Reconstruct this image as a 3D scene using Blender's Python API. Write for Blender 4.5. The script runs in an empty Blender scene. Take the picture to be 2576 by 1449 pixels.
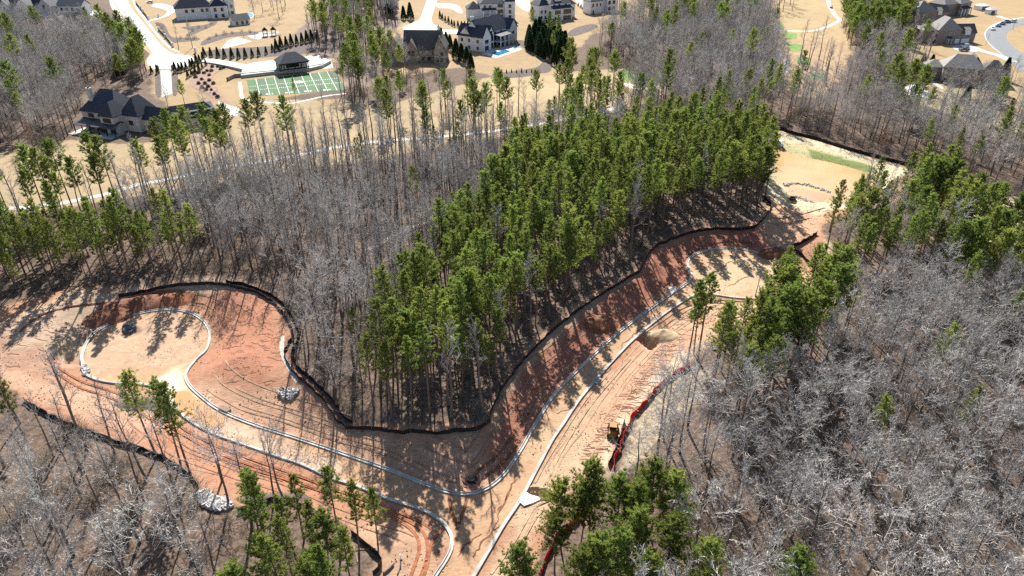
import bpy, bmesh, math, random, time
T0 = time.time()
def lap(s): print('LAP %-14s %.1f' % (s, time.time()-T0))
import numpy as np
from mathutils import Vector, Matrix

rng = np.random.default_rng(11)
random.seed(7)
sc = bpy.context.scene
col = sc.collection

# ------------------------------------------------------------------ camera
CAM_H = 90.0
PITCH = math.radians(31.0)
FPX = 1773.0                      # focal length for a 2576 px wide frame
cd = bpy.data.cameras.new('camera'); cam = bpy.data.objects.new('camera', cd); col.objects.link(cam)
cd.sensor_width = 36.0; cd.lens = 36.0 * FPX / 2576.0
cd.clip_start = 1.0; cd.clip_end = 9000.0
cam.location = (0, 0, CAM_H); cam.rotation_euler = (math.pi / 2 - PITCH, 0, 0)
sc.camera = cam

# ------------------------------------------------------------------ light
SUN_EL, SUN_AZ = math.radians(39), math.radians(-8)     # azimuth measured from +Y towards +X
w = bpy.data.worlds.new('World'); sc.world = w; w.use_nodes = True
nt = w.node_tree; bg = nt.nodes['Background']
sky = nt.nodes.new('ShaderNodeTexSky'); sky.sky_type = 'NISHITA'; sky.sun_disc = False
sky.sun_elevation = SUN_EL; sky.sun_rotation = SUN_AZ
sky.air_density = 1.0; sky.dust_density = 0.6
nt.links.new(sky.outputs[0], bg.inputs[0]); bg.inputs[1].default_value = 0.07
sl = bpy.data.lights.new('sun', 'SUN'); so = bpy.data.objects.new('sun', sl); col.objects.link(so)
sl.energy = 5.0; sl.angle = math.radians(0.53); sl.color = (1.0, 0.955, 0.88)
sd = Vector((math.sin(SUN_AZ) * math.cos(SUN_EL), math.cos(SUN_AZ) * math.cos(SUN_EL), math.sin(SUN_EL)))
so.rotation_euler = sd.to_track_quat('Z', 'Y').to_euler(); so.location = sd * 300
vs = sc.view_settings; vs.view_transform = 'Standard'; vs.look = 'None'; vs.exposure = 1.05; vs.gamma = 1.0
sc.cycles.use_adaptive_sampling = True; sc.cycles.adaptive_threshold = 0.012; sc.cycles.use_denoising = False; sc.cycles.max_bounces = 4; sc.cycles.diffuse_bounces = 2; sc.cycles.glossy_bounces = 2
sc.cycles.transmission_bounces = 3; sc.cycles.transparent_max_bounces = 4; sc.cycles.volume_bounces = 0
sc.cycles.caustics_reflective = False; sc.cycles.caustics_refractive = False

# ------------------------------------------------------------------ geometry helpers
def G0(px, py, z=0.0):
    """point of the level z seen along a surveyed sight line (frame 2576 x 1449)"""
    u = (px - 1288) / FPX; v = (py - 724.5) / FPX
    t = (CAM_H - z) / (math.sin(PITCH) + v * math.cos(PITCH))
    return (u * t, (math.cos(PITCH) - v * math.sin(PITCH)) * t)
def GP(pts): return np.array([G0(*p) for p in pts])

def spline(pts, n=6, closed=False):
    """Catmull-Rom through pts"""
    P = np.array(pts, float); m = len(P); out = []
    for i in range(m if closed else m - 1):
        if closed: a, b, c, d = P[(i-1) % m], P[i], P[(i+1) % m], P[(i+2) % m]
        else: a, b, c, d = P[max(i-1, 0)], P[i], P[i+1], P[min(i+2, m-1)]
        for k in range(n):
            t = k / n
            out.append(0.5 * ((2*b) + (c-a)*t + (2*a-5*b+4*c-d)*t*t + (3*b-a-3*c+d)*t**3))
    if not closed: out.append(P[-1])
    return np.array(out)

def dist_line(X, Y, P, closed=False):
    d = np.full(X.shape, 1e9)
    m = len(P)
    for i in range(m if closed else m - 1):
        a = P[i]; b = P[(i+1) % m]; e = b - a; L = e @ e + 1e-9
        t = np.clip(((X-a[0])*e[0] + (Y-a[1])*e[1]) / L, 0, 1)
        d = np.minimum(d, (X-a[0]-t*e[0])**2 + (Y-a[1]-t*e[1])**2)
    return np.sqrt(d)
def inside(X, Y, P):
    r = np.zeros(X.shape, bool); j = len(P) - 1
    for i in range(len(P)):
        xi, yi = P[i]; xj, yj = P[j]
        if yi != yj:
            c = ((yi > Y) != (yj > Y)) & (X < (xj-xi)*(Y-yi)/(yj-yi) + xi)
            r ^= c
        j = i
    return r
def sdist(X, Y, P):
    """signed distance, positive inside (cropped)"""
    out = np.full(X.shape, -99.0)
    lo = P.min(0) - 12; hi = P.max(0) + 12
    m = (X > lo[0]) & (X < hi[0]) & (Y > lo[1]) & (Y < hi[1])
    if m.any():
        x, y = X[m], Y[m]; d = dist_line(x, y, P, True)
        out[m] = np.where(inside(x, y, P), d, -d)
    return out
def sstep(a, b, x):
    t = np.clip((x - a) / (b - a), 0, 1); return t * t * (3 - 2 * t)
_R = np.random.default_rng(5).random((257, 257))
def vnoise(X, Y, s):
    x = np.asarray(X) / s; y = np.asarray(Y) / s
    xi = np.floor(x).astype(int); yi = np.floor(y).astype(int); fx = x - xi; fy = y - yi
    fx = fx*fx*(3-2*fx); fy = fy*fy*(3-2*fy)
    g = lambda a, b: _R[a % 256, b % 256]
    return (g(xi,yi)*(1-fx)+g(xi+1,yi)*fx)*(1-fy) + (g(xi,yi+1)*(1-fx)+g(xi+1,yi+1)*fx)*fy
def fnoise(X, Y, s): return 0.5*vnoise(X,Y,s)+0.3*vnoise(X+31,Y+7,s/2.1)+0.2*vnoise(X+5,Y+77,s/4.7)

class MB:
    def __init__(s): s.v = []; s.f = []; s.m = []
    def add(s, vs_, fs, mi=0):
        o = len(s.v); s.v.extend([tuple(p) for p in vs_]); s.f.extend([tuple(i+o for i in f) for f in fs]); s.m.extend([mi]*len(fs))
    def box(s, x0, x1, y0, y1, z0, z1, mi=0, M=None):
        v = [(x0,y0,z0),(x1,y0,z0),(x1,y1,z0),(x0,y1,z0),(x0,y0,z1),(x1,y0,z1),(x1,y1,z1),(x0,y1,z1)]
        if M is not None: v = [M @ Vector(p) for p in v]
        s.add(v, [(3,2,1,0),(4,5,6,7),(0,1,5,4),(1,2,6,5),(2,3,7,6),(3,0,4,7)], mi)
    def tube(s, path, rad, n=5, mi=0, cap=True):
        path = [Vector(p) for p in path]; vs_ = []; fs = []
        for i, p in enumerate(path):
            d = (path[min(i+1, len(path)-1)] - path[max(i-1, 0)])
            d = d.normalized() if d.length > 1e-6 else Vector((0,0,1))
            a = d.cross(Vector((0,0,1)) if abs(d.z) < 0.9 else Vector((1,0,0))).normalized(); b = d.cross(a)
            for k in range(n):
                q = 2*math.pi*k/n; vs_.append(p + (a*math.cos(q) + b*math.sin(q)) * rad[i])
        for i in range(len(path)-1):
            for k in range(n):
                fs.append((i*n+k, i*n+(k+1) % n, (i+1)*n+(k+1) % n, (i+1)*n+k))
        if cap: fs.append(tuple(range((len(path)-1)*n, len(path)*n))); fs.append(tuple(reversed(range(n))))
        s.add(vs_, fs, mi)
    def cyl(s, x, y, z0, z1, r0, r1=None, n=12, mi=0): s.tube([(x,y,z0),(x,y,z1)], [r0, r0 if r1 is None else r1], n, mi)
    def lathe(s, prof, n=16, mi=0, c=(0,0,0), wob=0.0, sx=1, sy=1):
        vs_ = []; fs = []
        for i, (r, z) in enumerate(prof):
            for k in range(n):
                q = 2*math.pi*k/n; rr = r*(1+wob*(random.random()-.5))
                vs_.append((c[0]+rr*math.cos(q)*sx, c[1]+rr*math.sin(q)*sy, c[2]+z))
        for i in range(len(prof)-1):
            for k in range(n): fs.append((i*n+k, i*n+(k+1) % n, (i+1)*n+(k+1) % n, (i+1)*n+k))
        s.add(vs_, fs, mi)
    def mesh(s, name, mats):
        me = bpy.data.meshes.new(name); me.from_pydata([tuple(p) for p in s.v], [], s.f)
        for m in mats: me.materials.append(m)
        if len(mats) > 1: me.polygons.foreach_set('material_index', s.m)
        me.update(); return me
    def build(s, name, mats, parent=None, **tags):
        if not isinstance(mats, (list, tuple)): mats = [mats]
        o = bpy.data.objects.new(name, s.mesh(name, mats)); col.objects.link(o)
        if parent: o.parent = parent
        return tag(o, **tags)
def tag(o, label=None, category=None, group=None, kind=None):
    if label: o['label'] = label
    if category: o['category'] = category
    if group: o['group'] = group
    if kind: o['kind'] = kind
    return o
def empty(name, loc=(0,0,0), rz=0.0, **t):
    o = bpy.data.objects.new(name, None); col.objects.link(o); o.location = loc; o.rotation_euler = (0,0,rz)
    o.empty_display_size = 0.5
    return tag(o, **t)
def smooth(o):
    o.data.polygons.foreach_set('use_smooth', [True]*len(o.data.polygons)); return o
def copy_tree(o, parent=None, **t):
    c = o.copy(); col.objects.link(c); c.parent = parent
    for ch in o.children: copy_tree(ch, c)
    return tag(c, **t)

# ------------------------------------------------------------------ materials
def mat(name, c, rough=0.8, var=0.15, scale=1.0, bump=0.0, bscale=None, metal=0.0, spec=0.3, trans=0.0, randv=0.0, c2=None, detail=4):
    m = bpy.data.materials.new(name); m.use_nodes = True; n = m.node_tree.nodes; l = m.node_tree.links
    b = n['Principled BSDF']; b.inputs['Roughness'].default_value = rough; b.inputs['Metallic'].default_value = metal
    b.inputs['Specular IOR Level'].default_value = spec
    tc = n.new('ShaderNodeTexCoord'); nz = n.new('ShaderNodeTexNoise'); nz.inputs['Scale'].default_value = scale; nz.inputs['Detail'].default_value = detail
    l.new(tc.outputs['Object'], nz.inputs['Vector'])
    cr = n.new('ShaderNodeValToRGB'); e = cr.color_ramp.elements
    lo = c2 if c2 else tuple(x*(1-var) for x in c); hi = c if c2 else tuple(min(1, x*(1+var)) for x in c)
    e[0].color = (*lo, 1); e[1].color = (*hi, 1); e[0].position = 0.32; e[1].position = 0.68
    l.new(nz.outputs['Fac'], cr.inputs[0]); out = cr.outputs[0]
    if randv:
        oi = n.new('ShaderNodeObjectInfo'); hs = n.new('ShaderNodeHueSaturation')
        mr = n.new('ShaderNodeMapRange'); mr.inputs[3].default_value = 1-randv; mr.inputs[4].default_value = 1+randv
        mh = n.new('ShaderNodeMapRange'); mh.inputs[3].default_value = 0.5-randv*0.05; mh.inputs[4].default_value = 0.5+randv*0.05
        ml = n.new('ShaderNodeMath'); ml.operation = 'MULTIPLY'; ml.inputs[1].default_value = 7.31
        fr = n.new('ShaderNodeMath'); fr.operation = 'FRACT'
        l.new(oi.outputs['Random'], mr.inputs[0]); l.new(oi.outputs['Random'], ml.inputs[0]); l.new(ml.outputs[0], fr.inputs[0])
        l.new(fr.outputs[0], mh.inputs[0]); l.new(mh.outputs[0], hs.inputs['Hue'])
        l.new(mr.outputs[0], hs.inputs['Value']); l.new(out, hs.inputs['Color']); out = hs.outputs[0]
    l.new(out, b.inputs['Base Color'])
    if bump:
        bz = n.new('ShaderNodeTexNoise'); bz.inputs['Scale'].default_value = bscale or scale*3; bz.inputs['Detail'].default_value = 5
        l.new(tc.outputs['Object'], bz.inputs['Vector'])
        bp = n.new('ShaderNodeBump'); bp.inputs['Strength'].default_value = bump; bp.inputs['Distance'].default_value = 0.2
        l.new(bz.outputs['Fac'], bp.inputs['Height']); l.new(bp.outputs[0], b.inputs['Normal'])
    if trans:
        tl = n.new('ShaderNodeBsdfTranslucent'); l.new(out, tl.inputs[0]); mx = n.new('ShaderNodeMixShader'); mx.inputs[0].default_value = trans
        l.new(b.outputs[0], mx.inputs[1]); l.new(tl.outputs[0], mx.inputs[2]); l.new(mx.outputs[0], n['Material Output'].inputs[0])
    return m
M = {}
M['needles']   = mat('pine_needles', (0.315,0.370,0.085), 0.6, c2=(0.185,0.245,0.060), scale=0.45, trans=0.54, randv=0.28)
M['needles_y'] = mat('yellow_pine_needles', (0.25,0.29,0.06), 0.6, c2=(0.16,0.20,0.045), scale=0.45, trans=0.42, randv=0.25)
M['cedar']     = mat('cedar_needles', (0.050,0.095,0.040), 0.7, c2=(0.028,0.058,0.028), scale=0.6, trans=0.25, randv=0.25)
M['pinebark']  = mat('pine_bark', (0.17,0.125,0.10), 0.95, 0.35, scale=1.5, randv=0.25)
M['bark']      = mat('grey_bark', (0.145,0.125,0.11), 0.95, 0.35, scale=1.2, randv=0.30)
M['twig']      = mat('grey_twigs', (0.455,0.425,0.395), 0.9, 0.30, scale=0.5, randv=0.32)
M['twig_red']  = mat('russet_twigs', (0.36,0.20,0.13), 0.9, 0.25, scale=0.5)
M['brush']     = mat('brown_brush', (0.30,0.25,0.20), 0.9, 0.3, scale=0.5, randv=0.3)
M['concrete']  = mat('concrete', (0.50,0.485,0.45), 0.75, 0.10, scale=0.6, bump=0.1)
M['kerb']      = mat('fresh_concrete', (0.46,0.45,0.42), 0.75, 0.30, scale=0.35, detail=8)
M['asphalt']   = mat('grey_asphalt', (0.20,0.21,0.22), 0.75, 0.10, scale=0.3)
M['street']    = mat('pale_street', (0.58,0.59,0.60), 0.55, 0.09, scale=0.12)
M['lawn']      = mat('dormant_lawn', (0.40,0.29,0.155), 0.95, scale=0.05, c2=(0.33,0.235,0.125), detail=8)
M['mulch']     = mat('mulch', (0.11,0.085,0.075), 0.95, 0.35, scale=0.6, bump=0.3)
M['mulch_red'] = mat('pine_straw', (0.30,0.19,0.145), 0.95, 0.25, scale=0.5, bump=0.3)
M['turf']      = mat('artificial_turf', (0.024,0.115,0.020), 0.8, 0.10, scale=0.3)
M['turf_dark'] = mat('artificial_turf_dark', (0.024,0.085,0.022), 0.8, 0.10, scale=0.3)
M['green']     = mat('green_grass', (0.15,0.25,0.055), 0.9, 0.25, scale=0.25)
M['white']     = mat('white_paint', (0.80,0.80,0.79), 0.6, 0.04, scale=0.5)
M['whitewall'] = mat('white_render', (0.78,0.78,0.78), 0.85, 0.05, scale=0.35, bump=0.05)
M['cream']     = mat('pale_brick', (0.56,0.53,0.49), 0.9, 0.10, scale=0.6)
M['brick']     = mat('taupe_brick', (0.26,0.215,0.19), 0.9, 0.18, scale=1.2, bump=0.1)
M['stone']     = mat('tan_stone', (0.34,0.28,0.23), 0.9, 0.25, scale=0.8, bump=0.2)
M['roof']      = mat('skylit_charcoal_shingle', (0.042,0.050,0.070), 0.7, 0.35, scale=1.6, bump=0.15)  # charcoal shingle with the blue of the sky light put into its colour
M['roof_grey'] = mat('grey_shingle', (0.27,0.255,0.235), 0.85, 0.14, scale=1.5, bump=0.1)
M['roof_brown']= mat('brown_shingle', (0.12,0.105,0.095), 0.85, 0.25, scale=1.5, bump=0.1)
M['roof_metal']= mat('dark_metal_roof', (0.06,0.062,0.07), 0.45, 0.1, scale=0.6)
M['dark']      = mat('black_frame', (0.02,0.02,0.023), 0.5, 0.1)
M['glass']     = mat('window_glass', (0.035,0.045,0.055), 0.06, 0.2, scale=0.4, spec=0.8)
M['pool']      = mat('pool_water', (0.03,0.22,0.42), 0.05, 0.25, scale=0.3, spec=0.6)
M['mudwater']  = mat('muddy_water', (0.58,0.37,0.175), 0.10, 0.12, scale=0.08, spec=0.5)
M['puddle']    = mat('puddle_water', (0.50,0.28,0.12), 0.12, 0.12, scale=0.2, spec=0.5)
M['mudwater2'] = mat('muddy_forebay_water', (0.60,0.32,0.17), 0.12, 0.10, scale=0.08, spec=0.5)
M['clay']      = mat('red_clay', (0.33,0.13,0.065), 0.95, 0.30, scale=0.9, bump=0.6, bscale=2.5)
M['claydark']  = mat('dark_clay_groove_shade', (0.20,0.085,0.048), 0.9, 0.3, scale=0.9, bump=0.6, bscale=2.5)  # dark clay of the piles; on rills and ruts it paints groove shade
M['sand']      = mat('sandy_spoil', (0.42,0.30,0.19), 0.95, 0.25, scale=0.7, bump=0.5, bscale=2.2)
M['clay_soft'] = mat('tracked_clay', (0.335,0.185,0.122), 0.95, 0.25, scale=0.9, bump=0.6, bscale=2.5)
M['sand_soft'] = mat('tracked_sand', (0.40,0.27,0.175), 0.95, 0.22, scale=0.7, bump=0.5, bscale=2.2)
M['silt']      = mat('black_geotextile', (0.016,0.016,0.019), 0.7, 0.3, scale=0.8)
M['orange']    = mat('orange_barrier_mesh', (0.60,0.05,0.028), 0.6, 0.2, scale=0.8, trans=0.4)
M['rock']      = mat('grey_rock', (0.42,0.41,0.40), 0.9, 0.3, scale=1.2, bump=0.3)
M['rock_dark'] = mat('dark_rock', (0.13,0.13,0.14), 0.9, 0.35, scale=1.2, bump=0.3)
M['yellow']    = mat('machine_yellow', (0.34,0.15,0.025), 0.55, 0.08)
M['rubber']    = mat('black_rubber', (0.02,0.02,0.02), 0.85, 0.2)
M['skin']      = mat('skin', (0.45,0.28,0.20), 0.6, 0.05)
M['hivis']     = mat('hi_vis_vest', (0.45,0.85,0.08), 0.7, 0.05)
M['shirt']     = mat('pale_shirt', (0.62,0.63,0.66), 0.8, 0.05)
M['jeans']     = mat('blue_work_trousers', (0.06,0.08,0.14), 0.9, 0.1)
M['wood']      = mat('weathered_wood', (0.26,0.20,0.15), 0.9, 0.2, scale=2)
M['bluepaint'] = mat('blue_car_paint', (0.03,0.09,0.28), 0.3, 0.05, spec=0.6)
M['silver']    = mat('silver_car_paint', (0.55,0.57,0.60), 0.3, 0.05, spec=0.6)
M['court']     = mat('grey_court', (0.34,0.35,0.36), 0.8, 0.06, scale=0.2)

# ------------------------------------------------------------------ survey lines of the site (frame coordinates)
KERB_A = [(207,915),(207,888),(232,843),(290,808),(355,788),(415,779),(470,784),(510,805),(529,838),(522,878),(495,905),(471,938),(475,965),(510,1000),(560,1035),(640,1068),(740,1100),(860,1140),(980,1182),(1080,1222),(1140,1240),(1190,1240),(1230,1225),(1270,1190),(1310,1130),(1350,1060),(1400,985),(1470,915),(1540,850),(1610,795),(1680,745),(1728,712),(1738,690),(1728,665),(1740,645),(1780,630),(1830,624),(1880,630),(1930,645),(1970,668),(1988,692),(1985,715),(1960,738)]
KERB_B = [(1960,738),(1920,752),(1850,750),(1790,742),(1750,743),(1710,765),(1660,800),(1600,850),(1560,890),(1510,945),(1460,1005),(1420,1065),(1390,1110),(1350,1185),(1310,1260),(1270,1320),(1235,1380),(1195,1449),(1160,1510),(1100,1640)]
KERB_C = [(207,915),(212,940),(245,957),(300,966),(360,968),(405,985),(440,1030),(490,1068),(545,1095),(610,1118),(700,1150),(760,1170),(830,1203),(900,1225),(980,1258),(1050,1280),(1100,1305),(1130,1340),(1135,1375),(1120,1410),(1090,1455),(1060,1520),(1030,1640)]
A_ = spline(GP(KERB_A), 6); B_ = spline(GP(KERB_B), 5); C_ = spline(GP(KERB_C), 5)
ROAD = np.vstack([A_, B_[1:], C_[::-1]])

def H(X, Y):
    X = np.atleast_1d(np.asarray(X, float)); Y = np.atleast_1d(np.asarray(Y, float))
    z = np.zeros(X.shape); lo = ROAD.min(0) - 75; hi = ROAD.max(0) + 75
    m = (X > lo[0]) & (X < hi[0]) & (Y > lo[1]) & (Y < hi[1])
    if m.any():
        x, y = X[m], Y[m]; s = inside(x, y, ROAD)
        dA = dist_line(x, y, A_[::2]); dBC = np.minimum(dist_line(x, y, B_[::3]), dist_line(x, y, C_[::3])); d = np.minimum(dA, dBC)
        amp = 1.1 + 1.5 * sstep(-6, 6, dBC - dA)
        r = amp * sstep(0.7, 13, d) * (1 - sstep(26, 70, d))
        r += 0.35 * (fnoise(x, y, 9) - 0.5) * sstep(1, 5, d) * (1 - sstep(40, 70, d))
        z[m] = np.where(s, -0.10*sstep(0.2, 1.5, d), r)
    sd_ = sdist(X, Y, POND)
    k = sstep(-9, 2, sd_)
    z = z * (1 - k) + k * (-1.2 * sstep(-7, 3, sd_))
    for P, dep, fe in PITS:
        z = z - dep * sstep(-fe, fe, sdist(X, Y, P))
    return z
def Zp(x, y): return float(H(x, y)[0])
def G(px, py, dz=0.0):
    z = 0.0
    for _ in range(5):
        x, y = G0(px, py, z); z = Zp(x, y)
    return Vector((x, y, z + dz))

zp = lambda a: (1789 + 0.26455*a[0], 287.5 + 0.26455*a[1])
POND_PX = [zp(a) for a in [(420,360),(600,318),(700,332),(900,390),(1150,440),(1480,535),(1600,610),(1615,690),(1560,770),(1300,840),(1050,815),(960,828),(850,800),(775,770),(740,690),(690,655),(600,585),(600,500),(440,440)]]
POND = spline(GP(POND_PX), 3, True)

def ringpoly(px, py, r, n=12):
    c = G0(px, py, 1.0); return np.array([(c[0]+r*math.cos(6.2832*k/n), c[1]+r*math.sin(6.2832*k/n)) for k in range(n)])
PITS = [(GP([(1331,1238),(1341,1229),(1390,1246),(1383,1260),(1345,1254)]), 1.9, 0.35),
        (GP([(1604,851),(1622,842),(1654,866),(1640,882)]), 1.7, 0.6),
        (ringpoly(1990,517,1.9), 1.0, 0.45), (ringpoly(1187,1202,1.55), 1.0, 0.4), (ringpoly(325,828,2.0), 0.7, 0.5),
        (GP([(150,905),(165,870),(205,855),(225,850),(205,885),(200,915),(165,918)]), 1.1, 1.4)]

# ------------------------------------------------------------------ ground
def axis(core0, core1, step, lo, hi, g):
    a = list(np.arange(core0, core1, step)); s = step; x = a[-1]
    while x < hi: s *= g; x += s; a.append(x)
    s = step; x = a[0]
    while x > lo: s *= g; x -= s; a.insert(0, x)
    return np.array(a)
gx = axis(-150, 185, 0.62, -2500, 2500, 1.06)
gy = axis(52, 265, 0.55, -900, 3500, 1.012)
XX, YY = np.meshgrid(gx, gy); X = XX.ravel(); Y = YY.ravel()
Z = H(X, Y)
Zg = Z.reshape(len(gy), len(gx)); import bisect
_gx = gx.tolist(); _gy = gy.tolist()
def H(X, Y):
    X = np.atleast_1d(np.asarray(X, float)); Y = np.atleast_1d(np.asarray(Y, float))
    i = np.clip(np.searchsorted(gx, X)-1, 0, len(gx)-2); j = np.clip(np.searchsorted(gy, Y)-1, 0, len(gy)-2)
    u = (X-gx[i])/(gx[i+1]-gx[i]); v = (Y-gy[j])/(gy[j+1]-gy[j])
    return (Zg[j,i]*(1-u)+Zg[j,i+1]*u)*(1-v)+(Zg[j+1,i]*(1-u)+Zg[j+1,i+1]*u)*v
def Zp(x, y):
    i = min(max(bisect.bisect_left(_gx, x)-1, 0), len(_gx)-2); j = min(max(bisect.bisect_left(_gy, y)-1, 0), len(_gy)-2)
    u = (x-_gx[i])/(_gx[i+1]-_gx[i]); v = (y-_gy[j])/(_gy[j+1]-_gy[j])
    return float((Zg[j,i]*(1-u)+Zg[j,i+1]*u)*(1-v)+(Zg[j+1,i]*(1-u)+Zg[j+1,i+1]*u)*v)

SITE = [(-60,830),(0,800),(110,765),(200,748),(365,740),(420,727),(500,719),(560,720),(620,732),(670,752),(710,787),(733,832),(736,855),(718,885),(720,912),(745,947),(790,987),(825,1022),(845,1057),(870,1080),(940,1086),(1040,1093),(1130,1093),(1200,1086),(1234,1062),(1247,1012),(1292,942),(1342,882),(1402,827),(1472,772),(1532,732),(1602,692),(1619,672),(1632,642),(1662,617),(1722,594),(1790,582),(1862,585),(1902,572),(1927,547),(1938,520),(1915,495),(1935,455),(1900,400),(1875,345),(1920,335),(1960,328),(2050,352),(2130,378),(2220,403),(2300,423),(2330,450),(2280,500),(2120,560),(2060,590),(2070,640),(2050,680),(2010,740),(1930,800),(1840,850),(1760,900),(1732,925),(1690,950),(1650,985),(1610,1030),(1580,1070),(1560,1120),(1535,1185),(1480,1210),(1400,1270),(1375,1330),(1360,1400),(1330,1480),(1280,1640),(880,1640),(930,1470),(960,1410),(885,1345),(800,1285),(755,1278),(720,1263),(600,1288),(520,1240),(450,1178),(380,1143),(285,1113),(150,1062),(60,1010),(0,975),(-60,950)]
LAYERS = [  # (polygon in the frame, colour, feather m)
 ('golf', [(-200,400),(0,385),(170,352),(300,362),(430,355),(560,295),(640,252),(870,250),(950,270),(1240,192),(1400,182),(1600,170),(1690,195),(1660,255),(1500,292),(1300,335),(900,408),(600,450),(380,490),(0,545),(-200,570)], (0.345,0.26,0.155), 2.0),
 ('golfpale', [(1240,200),(1400,185),(1540,200),(1500,250),(1300,270),(1180,260)], (0.40,0.295,0.17), 4.0),
 ('nb', [(290,-30),(1960,-30),(1700,30),(1480,90),(1400,190),(1240,190),(1150,170),(870,215),(640,262),(560,300),(470,290),(385,240),(390,130),(330,70)], (0.33,0.235,0.13), 3.0),
 ('woods_in', [(770,60),(800,20),(850,-30),(990,-30),(1010,60),(960,90),(950,230),(870,215),(850,150),(700,115)], (0.20,0.15,0.12), 3.0),
 ('fairway2', [(1915,-30),(2100,-30),(2135,30),(2150,110),(2100,200),(2060,250),(1990,240),(1965,170),(1950,90)], (0.385,0.285,0.155), 4.0),
 ('rough2', [(1990,95),(2150,110),(2110,190),(2060,250),(1985,235),(1970,140)], (0.36,0.25,0.15), 5.0),
 ('nb2', [(2280,-30),(2640,-30),(2640,330),(2500,240),(2340,225),(2250,110)], (0.35,0.25,0.135), 3.0),
 ('yard2', [(2230,215),(2340,215),(2500,240),(2600,340),(2450,310),(2330,270)], (0.36,0.29,0.17), 3.0),
 ('rightgap', [(2400,480),(2576,500),(2700,560),(2576,640),(2450,600)], (0.42,0.33,0.22), 3.0),
 ('right_bare', [(2000,640),(2050,600),(2080,640),(2090,760),(2060,820),(2010,720)], (0.36,0.28,0.18), 3.0),
 ('orangeside', [(1740,940),(1790,940),(1780,1000),(1700,1060),(1640,1150),(1560,1200),(1590,1080),(1640,1010)], (0.31,0.25,0.18), 2.0),
 ('site', SITE, (0.36,0.195,0.122), 0.7),
 ('tanL', [(-60,850),(120,800),(300,760),(360,745),(330,790),(230,840),(200,900),(130,960),(-60,930)], (0.34,0.205,0.14), 4.0),
 ('palestrip', [(365,741),(420,729),(560,722),(610,735),(660,760),(560,745),(450,750),(300,790),(150,870),(60,900),(0,850),(200,752)], (0.42,0.30,0.21), 4.0),
 ('islandL', [(530,770),(600,745),(690,800),(715,880),(720,950),(640,990),(560,960),(515,920),(545,860)], (0.37,0.175,0.11), 4.0),
 ('islandL2', [(480,960),(540,965),(650,1000),(760,980),(830,1040),(860,1085),(1000,1100),(1200,1095),(1230,1200),(1140,1230),(900,1145),(700,1080),(560,1030)], (0.41,0.25,0.165), 3.0),
 ('redarm', [(1238,1150),(1255,1030),(1300,950),(1350,890),(1480,785),(1610,700),(1640,650),(1740,600),(1900,590),(1960,640),(1830,618),(1740,638),(1722,665),(1730,690),(1600,790),(1465,905),(1390,985),(1300,1125),(1260,1190)], (0.30,0.130,0.085), 2.5),
 ('armedge', [(1236,1075),(1250,1015),(1295,945),(1345,885),(1475,775),(1605,695),(1612,705),(1480,795),(1355,905),(1310,965),(1265,1035),(1250,1100)], (0.36,0.25,0.17), 2.0),
 ('rightbank', [(1380,1140),(1470,1010),(1520,955),(1620,870),(1760,760),(1930,765),(1840,850),(1750,905),(1690,950),(1610,1030),(1570,1090),(1530,1190),(1470,1210),(1400,1260),(1350,1330),(1270,1480),(1220,1480),(1300,1290)], (0.43,0.295,0.195), 2.5),
 ('rightbankred', [(1500,1000),(1600,900),(1750,800),(1830,810),(1760,870),(1650,960),(1540,1080),(1470,1130)], (0.42,0.255,0.165), 5.0),
 ('bankpale', [(1720,900),(1740,915),(1650,975),(1590,1040),(1560,1100),(1530,1180),(1500,1180),(1540,1080),(1610,1000)], (0.55,0.45,0.32), 3.0),
 ('upperspur', [(1900,590),(1930,540),(1990,520),(2070,560),(2060,600),(1985,628),(2040,690),(2000,740),(1970,660)], (0.47,0.29,0.185), 3.0),
 ('sandlow', [(960,1300),(1050,1290),(1110,1330),(1120,1380),(1080,1460),(950,1460),(965,1410),(890,1345)], (0.42,0.27,0.175), 3.0),
 ('lowred', [(480,1090),(700,1160),(830,1215),(960,1265),(1090,1310),(1060,1340),(900,1300),(720,1255),(560,1215),(480,1170),(300,1100)], (0.37,0.18,0.105), 4.0),
 ('lowleft', [(-60,930),(140,965),(260,985),(400,1000),(460,1060),(380,1100),(200,1050),(60,990)], (0.42,0.265,0.18), 3.0),
 ('mulchpad', [(395,1000),(330,1000),(300,1010),(330,1030),(400,1030)], (0.20,0.17,0.15), 2.0),
 ('road', None, (0.44,0.275,0.165), 0.6),
 ('culL', [(215,900),(260,840),(350,797),(440,788),(505,815),(520,850),(490,895),(440,920),(330,930),(240,940)], (0.44,0.295,0.195), 3.5),
 ('culLpale', [(395,955),(460,920),(468,960),(500,1010),(440,1020),(400,985)], (0.62,0.54,0.40), 3.0),
 ('culR', [(1750,680),(1840,640),(1940,660),(1975,700),(1930,740),(1800,735),(1740,720)], (0.47,0.345,0.215), 4.0),
 ('roadR', [(1410,1010),(1560,850),(1720,730),(1760,735),(1600,840),(1450,1000),(1350,1170),(1300,1160)], (0.43,0.295,0.18), 2.0),
 ('roadL', [(500,1020),(640,1085),(800,1140),(860,1165),(840,1195),(700,1140),(520,1085)], (0.48,0.345,0.245), 3.0),
 ('pondbank', [(1880,350),(1960,330),(2050,354),(2220,405),(2290,425),(2240,470),(2180,520),(2050,560),(1950,530),(1915,495),(1935,455),(1890,400)], (0.52,0.44,0.29), 1.5),
 ('pondgrass', [(1905,375),(1930,355),(2010,362),(2110,390),(2230,430),(2215,450),(2160,430),(2060,400),(1990,382)], (0.40,0.36,0.19), 2.0),
 ('pondgrass2', [zp(a) for a in [(930,335),(1200,405),(1450,470),(1560,520),(1480,535),(1150,440),(970,405)]], (0.17,0.21,0.07), 1.5),
]
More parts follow.
